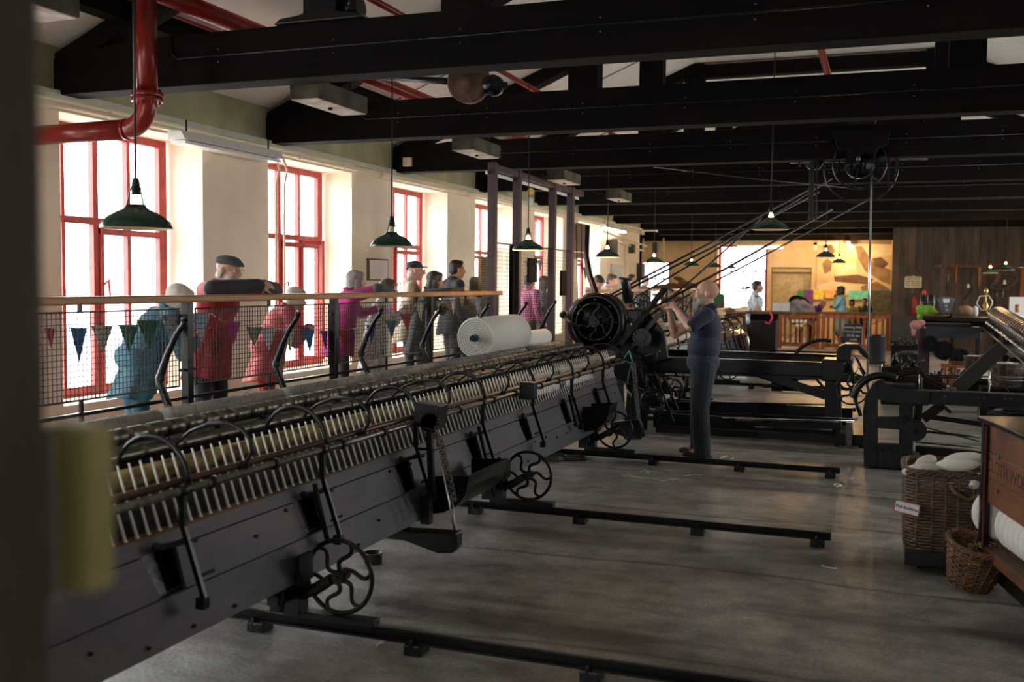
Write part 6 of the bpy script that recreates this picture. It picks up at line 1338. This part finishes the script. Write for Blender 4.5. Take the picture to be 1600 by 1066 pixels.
    if not far or glasses:
        for sy in (1, -1):
            m = MB().ell(hp_(.076, sy*.030, .006), (.013*HS,)*3, None, 12, 8); m.build('eye', m_eye, t); MB().ell(hp_(.084, sy*.030+(.0), .006), (.0065*HS,)*3, None, 10, 6).build('iris', m_iris, t)
    # hair
    if hair:
        h = MB()
        if style in ('short', 'crop'): hell(-.022, 0, .052, .100, .083, .083, h); hell(-.055, 0, .0, .062, .078, .075, h); hell(.035, 0, .095, .052, .062, .032, h); hell(-.01, .06, .02, .03, .026, .04, h); hell(-.01, -.06, .02, .03, .026, .04, h)
        if style == 'bob': hell(-.018, 0, .048, .108, .094, .092, h); hell(-.045, 0, -.03, .075, .090, .10, h); [hell(.01, sy*.074, -.03, .048, .026, .085, h) for sy in (1, -1)]; hell(.045, 0, .092, .05, .07, .034, h)
        if style == 'long': hell(-.018, 0, .048, .106, .090, .090, h); hell(-.055, 0, -.06, .060, .085, .13, h); hell(-.07, 0, -.17, .045, .08, .10, h); [hell(-.0, sy*.072, -.05, .045, .026, .12, h) for sy in (1, -1)]; hell(.045, 0, .092, .045, .066, .032, h)
        if style == 'fringe': hell(-.058, 0, -.045, .050, .070, .05, h); [hell(-.04, sy*.066, -.02, .030, .014, .040, h) for sy in (1, -1)]
        h.build('hair', HAIR[hair], t, fuse=vx*.9)
    if beard:
        h = MB()
        if beard == 'long': hell(.062, 0, -.100, .045, .045, .045, h); hell(.070, 0, -.150, .036, .036, .050, h); hell(.064, 0, -.195, .022, .022, .035, h); [hell(.035, sy*.048, -.07, .032, .018, .035, h) for sy in (1, -1)]; hell(.100, 0, -.050, .012, .032, .010, h); [hell(.092, sy*.028, -.066, .012, .012, .022, h) for sy in (1, -1)]
        else: hell(.058, 0, -.090, .042, .048, .034, h); [hell(.03, sy*.052, -.06, .04, .018, .035, h) for sy in (1, -1)]; hell(.098, 0, -.050, .012, .034, .010, h)
        h.build('beard', HAIR['beard' if beard == 'long' else 'white'], t, fuse=.006)
    if glasses:
        g = MB()
        for sy in (1, -1):
            pts = [hp_(.112, sy*.033+.024*cos(a), .006+.018*sin(a)) for a in [2*pi*i/16 for i in range(16)]]; g.tube(pts, .0018, 5, True); g.tube([hp_(.11, sy*.057, .012), hp_(.05, sy*.078, .012), hp_(-.01, sy*.080, .008)], .0018, 5)
        g.tube([hp_(.114, -.01, .010), hp_(.114, .01, .010)], .002, 5); g.build('glasses', glasses if glasses is not True else m_iron2, t)
    if cap:
        h = MB(); kind, cm = cap
        if kind == 'flat': hell(-.012, 0, .082, .118, .100, .046, h); hell(.052, 0, .068, .075, .082, .022, h); hell(.088, 0, .050, .055, .066, .009, h)
        if kind == 'ball': hell(-.014, 0, .070, .103, .088, .062, h); hell(.09, 0, .052, .07, .062, .008, h); hell(-.10, 0, .03, .02, .05, .02, h)
        if kind == 'beanie': hell(-.016, 0, .062, .106, .09, .08, h)
        h.build('cap', cm, t, fuse=.007)
    if extra: extra(t, J, hp_)
    t.location = base; t.rotation_euler = (0, 0, R(yaw)); t.scale = (s, s, s)
    return t
m_shoe = M('dark_shoe', (.03, .025, .025), .5)
navy = FAB('navy_polo', (.013, .018, .052), .25, .5, None, 5); dkt = FAB('dark_work_trousers', (.010, .018, .028), .3, .6, None, 6)
# ---- the standing man
def worker_extra(t, J, hp_):
    m = MB().tube([V((.0+.125*cos(a)+.012, .165*sin(a), .985)) for a in [2*pi*i/24 for i in range(24)]], .012, 6, True); m.build('belt', m_blk, t)
    MB().bx(.02, .10, .148, .160, .58, .76).build('trouser_pocket', dkt, t, .006)
wk = person('bald bearded man in a navy polo shirt standing with both hands raised before him', 183, base=(-1.655, 10.03, 0), floor=0, lean=-3, head=(7, -7), top=navy, topname='polo_shirt', legs=dkt, beard='long', skin=m_skin, girth=1.22, hs_=1.10, legw=1.2,
       armL=((.105, .31, 1.30), (.29, .08, 1.48)), armR=((.32, -.17, 1.20), (.355, -.03, 1.43)), bare=1, vx=.0055, extra=worker_extra, hl=.85, hr=.7, nL=(.5, -1, .1), nR=(.3, 1, .2),
       bent={'kL': (.02, .10, .49), 'kR': (.055, -.10, .49), 'aL': (-.01, .10, .09), 'aR': (.05, -.10, .09)})
# ---- visitors along the near fence
teal = FAB('teal_anorak', (.045, .145, .205), .3, .5, None, 5); red = FAB('red_anorak', (.36, .010, .014), .3, .5, None, 5); coral = FAB('coral_jacket', (.50, .055, .06), .25, .5, (.65, .16, .15), 3)
char = FAB('charcoal_cloth', (.03, .03, .035)); tweed = BLOTCH('grey_tweed', [(.05, .055, .065), (.10, .11, .12)], 80); magk = FAB('magenta_knit', (.38, .015, .16), .2, .6)
white_p = BLOTCH('white_print_top', [(.35, .36, .38), (.78, .76, .72), (.82, .80, .76)], 30); beige = FAB('beige_jacket', (.48, .42, .31)); blackj = FAB('black_knit', (.010, .011, .014)); suit = FAB('dark_blazer', (.014, .016, .022)); blue_c = FAB('blue_denim', (.05, .09, .16))
def cuffs(mat, a, b):
    def f(t, J, hp_):
        m = MB()
        for e, w in (a, b): m.cap(lerp(e, w, -.02), lerp(e, w, .97), .078, .060, 14)
        m.build('dark_sleeve', mat, t, fuse=.010)
    return f
person('person in a teal anorak with a white bob, bending over the nearest fence panel', 62, headpx=(279, 470), X=-4.98, lean=36, coat=.62, head=(-12, 24), top=teal, legs=teal, hair='white', style='bob', puff=1.22, girth=1.1, armL=((.38, .25, 1.02), (.55, .12, 1.18)), armR=((.34, -.27, 1.00), (.52, -.14, 1.12)), hs_=1.12, vx=.009)
aL, aR = ((.36, .30, 1.33), (.50, .20, 1.335)), ((.34, -.24, 1.33), (.52, .06, 1.36))
person('elderly man in a red anorak, flat cap and glasses, leaning on the handrail', -2, headpx=(357, 423), X=-4.98, lean=17, coat=.62, head=(6, 6), top=red, legs=char, hair='white', style='fringe', beard='short', glasses=m_brass, cap=('flat', tweed), puff=1.2, girth=1.08, armL=((.42, .40, 1.41), (.52, .10, 1.45)), armR=((.40, -.42, 1.425), (.57, -.02, 1.455)), extra=cuffs(char, ((.42, .40, 1.41), (.52, .10, 1.45)), ((.40, -.42, 1.425), (.57, -.02, 1.455))), skin=m_skin, vx=.008, hs_=1.05)
person('white-haired person in a coral red jacket leaning low at the rail', 48, headpx=(462, 468), X=-4.98, lean=30, coat=.6, head=(-8, 14), top=coral, legs=red, hair='white', style='bob', puff=1.28, girth=1.08, armL=((.32, .27, 1.08), (.48, .10, 1.18)), armR=((.28, -.28, 1.05), (.46, -.12, 1.16)), vx=.009, hs_=1.05)
person('grey-haired woman in a magenta knit leaning her dark-sleeved arm on the handrail', 40, headpx=(556, 440), X=-5.12, lean=14, head=(0, 4), top=magk, legs=char, hair='grey', style='bob', coat=.7, puff=1.15, armL=((.30, .26, 1.20), (.46, .08, 1.26)), armR=((.40, -.26, 1.50), (.62, -.06, 1.455)), extra=cuffs(tweed, ((.40, -.26, 1.50), (.62, -.06, 1.455)), ((.40, -.26, 1.50), (.62, -.06, 1.455))), vx=.010)
person('brown-haired girl in a white patterned top, face in profile over the handrail', 28, headpx=(607, 452), X=-4.96, lean=14, head=(8, 2), top=white_p, puff=1.15, legs=white_p, coat=.5, hair='brown', style='bob', armL=((.28, .24, 1.15), (.38, .12, 1.30)), armR=((.22, -.24, 1.20), (.38, -.12, 1.30)), bare=0, vx=.010, hs_=1.05)
person('man in a dark baseball cap and beige jacket standing behind the others', 30, headpx=(649, 424), X=-5.25, lean=5, top=beige, coat=.7, legs=char, hair='white', style='fringe', cap=('ball', FAB('navy_cap', (.02, .025, .04))), glasses=True, puff=1.08, vx=.010, hs_=1.05)
person('dark long-haired woman with glasses and a black sleeve resting on the handrail', 22, headpx=(680, 440), X=-4.94, lean=16, head=(4, 6), top=blackj, puff=1.12, coat=.6, legs=tweed, hair='dark', style='long', glasses=True, skin=m_skin2, armL=((.30, .26, 1.18), (.36, .12, 1.24)), armR=((.40, -.30, 1.45), (.58, .02, 1.47)), vx=.009, hs_=1.05)
person('dark-haired man in a dark blazer looking away to the right', 48, headpx=(714, 422), X=-5.15, lean=4, top=suit, coat=.75, legs=char, hair='dark', style='short', puff=1.15, vx=.009, hs_=1.05)
person('woman in a pale top, hand raised to her cheek, at the end of the handrail', 20, headpx=(744, 446), X=-4.96, lean=12, head=(5, 4), top=white_p, puff=1.12, coat=.8, legs=blue_c, hair='grey', style='bob', armL=((.25, .25, 1.12), (.38, .1, 1.24)), armR=((.20, -.28, 1.22), (.22, -.13, 1.46)), glasses=True, vx=.009)
# ---- beyond the guard
pinkc = CHECK('pink_check_shirt', (.20, .02, .10), (.55, .08, .26), (.80, .45, .55), 9.); star = BLOTCH('dark_speckled_dress', [(.03, .035, .05), (.07, .08, .10), (.25, .27, .30)], 45)
person('person in a pink checked shirt seen through the guard mesh', 70, headpx=(828, 440), X=-4.98, lean=4, top=pinkc, legs=char, hair='dark', style='short', skin=m_skin2, puff=1.08, vx=.012, far=True)
person('brown-haired woman in a dark speckled dress and purple cardigan behind the guard posts', 25, headpx=(851, 442), X=-5.1, lean=3, top=star, legs=char, hair='brown', style='long', puff=1.05, vx=.012, far=True, extra=cuffs(FAB('purple_cardigan', (.06, .02, .05)), ((.0, .23, 1.12), (.10, .22, .90)), ((.0, -.23, 1.12), (.10, -.22, .90))))
pale = FAB('pale_shirt', (.62, .66, .70)); 
person('dark-haired person in a pale blue shirt with head bowed over the far handrail', -20, headpx=(934, 442), X=-4.85, lean=32, headtilt=25, head=(0, 20), top=pale, legs=char, hair='dark', style='short', armL=((.30, .28, 1.05), (.48, .1, 1.10)), armR=((.30, -.30, 1.05), (.48, -.3, 1.10)), vx=.014, far=True, hs_=1.15)
person('short-haired person in a white shirt leaning beside the dark-haired one', -10, headpx=(956, 440), X=-4.85, lean=30, head=(0, 10), top=FAB('white_shirt', (.75, .73, .72)), legs=char, hair='brown', style='crop', armL=((.30, .28, 1.05), (.48, .25, 1.10)), armR=((.30, -.30, 1.05), (.48, -.1, 1.10)), vx=.014, far=True, hs_=1.15)
person('fair-skinned man with folded arms by the far rail, left of the wool heap', -30, headpx=(1009, 440), X=-4.85, lean=6, top=FAB('grey_green_jacket', (.16, .19, .21)), legs=char, hair='grey', style='crop', vx=.014, far=True)
person('person in a burgundy top behind the far rail between the leaning pair and the window', 10, headpx=(987, 437), X=-5.2, lean=6, top=FAB('burgundy_top', (.12, .01, .02)), legs=char, hair='dark', style='short', vx=.014, far=True)
person('person in a green top with light brown hair before the end window', 60, headpx=(1122, 451), Y=26.6, floor=0, lean=4, top=FAB('green_top', (.02, .14, .06)), legs=char, hair='brown', style='short', skin=m_skin2, vx=.016, far=True)
person('lower brown-haired head just right of the standing man\'s neck', 60, headpx=(1128, 476), Y=26.0, floor=0, lean=4, top=FAB('brown_top', (.10, .05, .02)), legs=char, hair='brown', style='bob', skin=m_skin2, vx=.016, far=True)
person('short-haired woman in a blue and white patterned blouse by the end window', 15, headpx=(1184, 449), Y=21.0, floor=0, lean=4, top=BLOTCH('blue_white_blouse', [(.08, .12, .22), (.55, .60, .66), (.75, .77, .80)], 14), legs=char, hair='dark', style='crop', skin=m_skin2, bare=1, girth=1.25, armL=((.06, .25, 1.15), (.3, .15, 1.1)), armR=((.06, -.25, 1.15), (.3, -.15, 1.1)), vx=.014, far=True)
person('bald person in a bright purple shirt bending forward behind the left gate', -25, headpx=(1286, 474), Y=30.9, floor=0, H=1.6, lean=35, head=(0, 20), top=FAB('violet_shirt', (.09, .03, .30)), legs=char, skin=m_skin2, vx=.016, far=True, seated=False)
person('dark-haired woman in a light blue cardigan standing behind the gates, hand at her chin', 172, headpx=(1313, 455), Y=29.2, floor=0, lean=2, top=FAB('sky_blue_cardigan', (.20, .46, .62)), legs=blue_c, skirt=True, hair='dark', style='bob', skin=m_skind, armL=((.15, .22, 1.18), (.17, .08, 1.42)), armR=((.12, -.22, 1.1), (.25, -.08, 1.15)), girth=1.15, vx=.012, far=True, hs_=1.1)
person('dark-haired child in a yellow top seated behind the gates', -90, headpx=(1331, 473), Y=31.0, floor=0, H=1.45, top=FAB('yellow_top', (.5, .45, .12)), legs=char, hair='dark', style='bob', skin=m_skin2, seated=True, vx=.016, far=True)
person('seated man with a reddish face and dark hair behind the right gate', -100, headpx=(1351, 472), Y=31.0, floor=0, H=1.5, top=FAB('dark_green_top', (.03, .06, .05)), legs=char, hair='dark', style='crop', skin=m_skin2, seated=True, vx=.016, far=True)
# ================================================================ CAMERA AND LIGHT
cd = bpy.data.cameras.new('camera'); cam = bpy.data.objects.new('camera', cd); COL.objects.link(cam); SC.camera = cam
mw = Matrix((RT, UP, -FW)).transposed().to_4x4(); mw.translation = V((0, 0, EYE)); cam.matrix_world = mw
cd.sensor_width = 36; cd.lens = F/1600*36; cd.clip_start = .02; cd.clip_end = 300
cd.dof.use_dof = True; cd.dof.focus_distance = 8.3; cd.dof.aperture_fstop = 2.2
w = bpy.data.worlds.new('overcast_sky'); SC.world = w; w.use_nodes = True
N = w.node_tree.nodes; L = w.node_tree.links; bg = N['Background']
tc = N.new('ShaderNodeTexCoord'); sp = N.new('ShaderNodeSeparateXYZ'); L.new(tc.outputs['Generated'], sp.inputs[0])
cr = N.new('ShaderNodeValToRGB'); e = cr.color_ramp.elements
e[0].position = .40; e[0].color = (.55, .56, .58, 1); e[1].position = .62; e[1].color = (.93, .97, 1, 1)
mr = N.new('ShaderNodeMapRange'); mr.inputs[1].default_value = -1; mr.inputs[2].default_value = 1
L.new(sp.outputs[2], mr.inputs[0]); L.new(mr.outputs[0], cr.inputs[0]); L.new(cr.outputs[0], bg.inputs[0]); bg.inputs[1].default_value = SKY
def portal(loc, rot, sx, sy):
    l = bpy.data.lights.new('window_portal', 'AREA'); l.shape = 'RECTANGLE'; l.size = sx; l.size_y = sy
    l.cycles.is_portal = True
    o = bpy.data.objects.new('window_portal', l); COL.objects.link(o); o.location = loc; o.rotation_euler = rot
for a, b in WIN: portal((-7.06, (a+b)/2, (ZB+ZT)/2), (0, R(-90), 0), ZT-ZB, b-a)
for a, b in WR: portal((XR+.52, (a+b)/2, (ZB+ZT)/2), (0, R(90), 0), ZT-ZB, b-a)
for a, b, z0, z1 in fw: portal(((a+b)/2, YF+.4, (z0+z1)/2), (R(-90), 0, 0), b-a, z1-z0)
for a, b in ((-5.2, -3.4),): portal(((a+b)/2, -2.55, 1.95), (R(90), 0, 0), b-a, 2.1)
vs = SC.view_settings; vs.view_transform = 'Standard'; vs.look = 'None'; vs.gamma = 1; vs.use_curve_mapping = False; vs.exposure = EXPO
SC.display_settings.display_device = 'sRGB'
SC.cycles.max_bounces = 7; SC.cycles.diffuse_bounces = 5; SC.cycles.glossy_bounces = 3; SC.cycles.transparent_max_bounces = 12
SC.cycles.use_denoising = True; SC.cycles.sample_clamp_indirect = 6; SC.cycles.caustics_reflective = False; SC.cycles.caustics_refractive = False
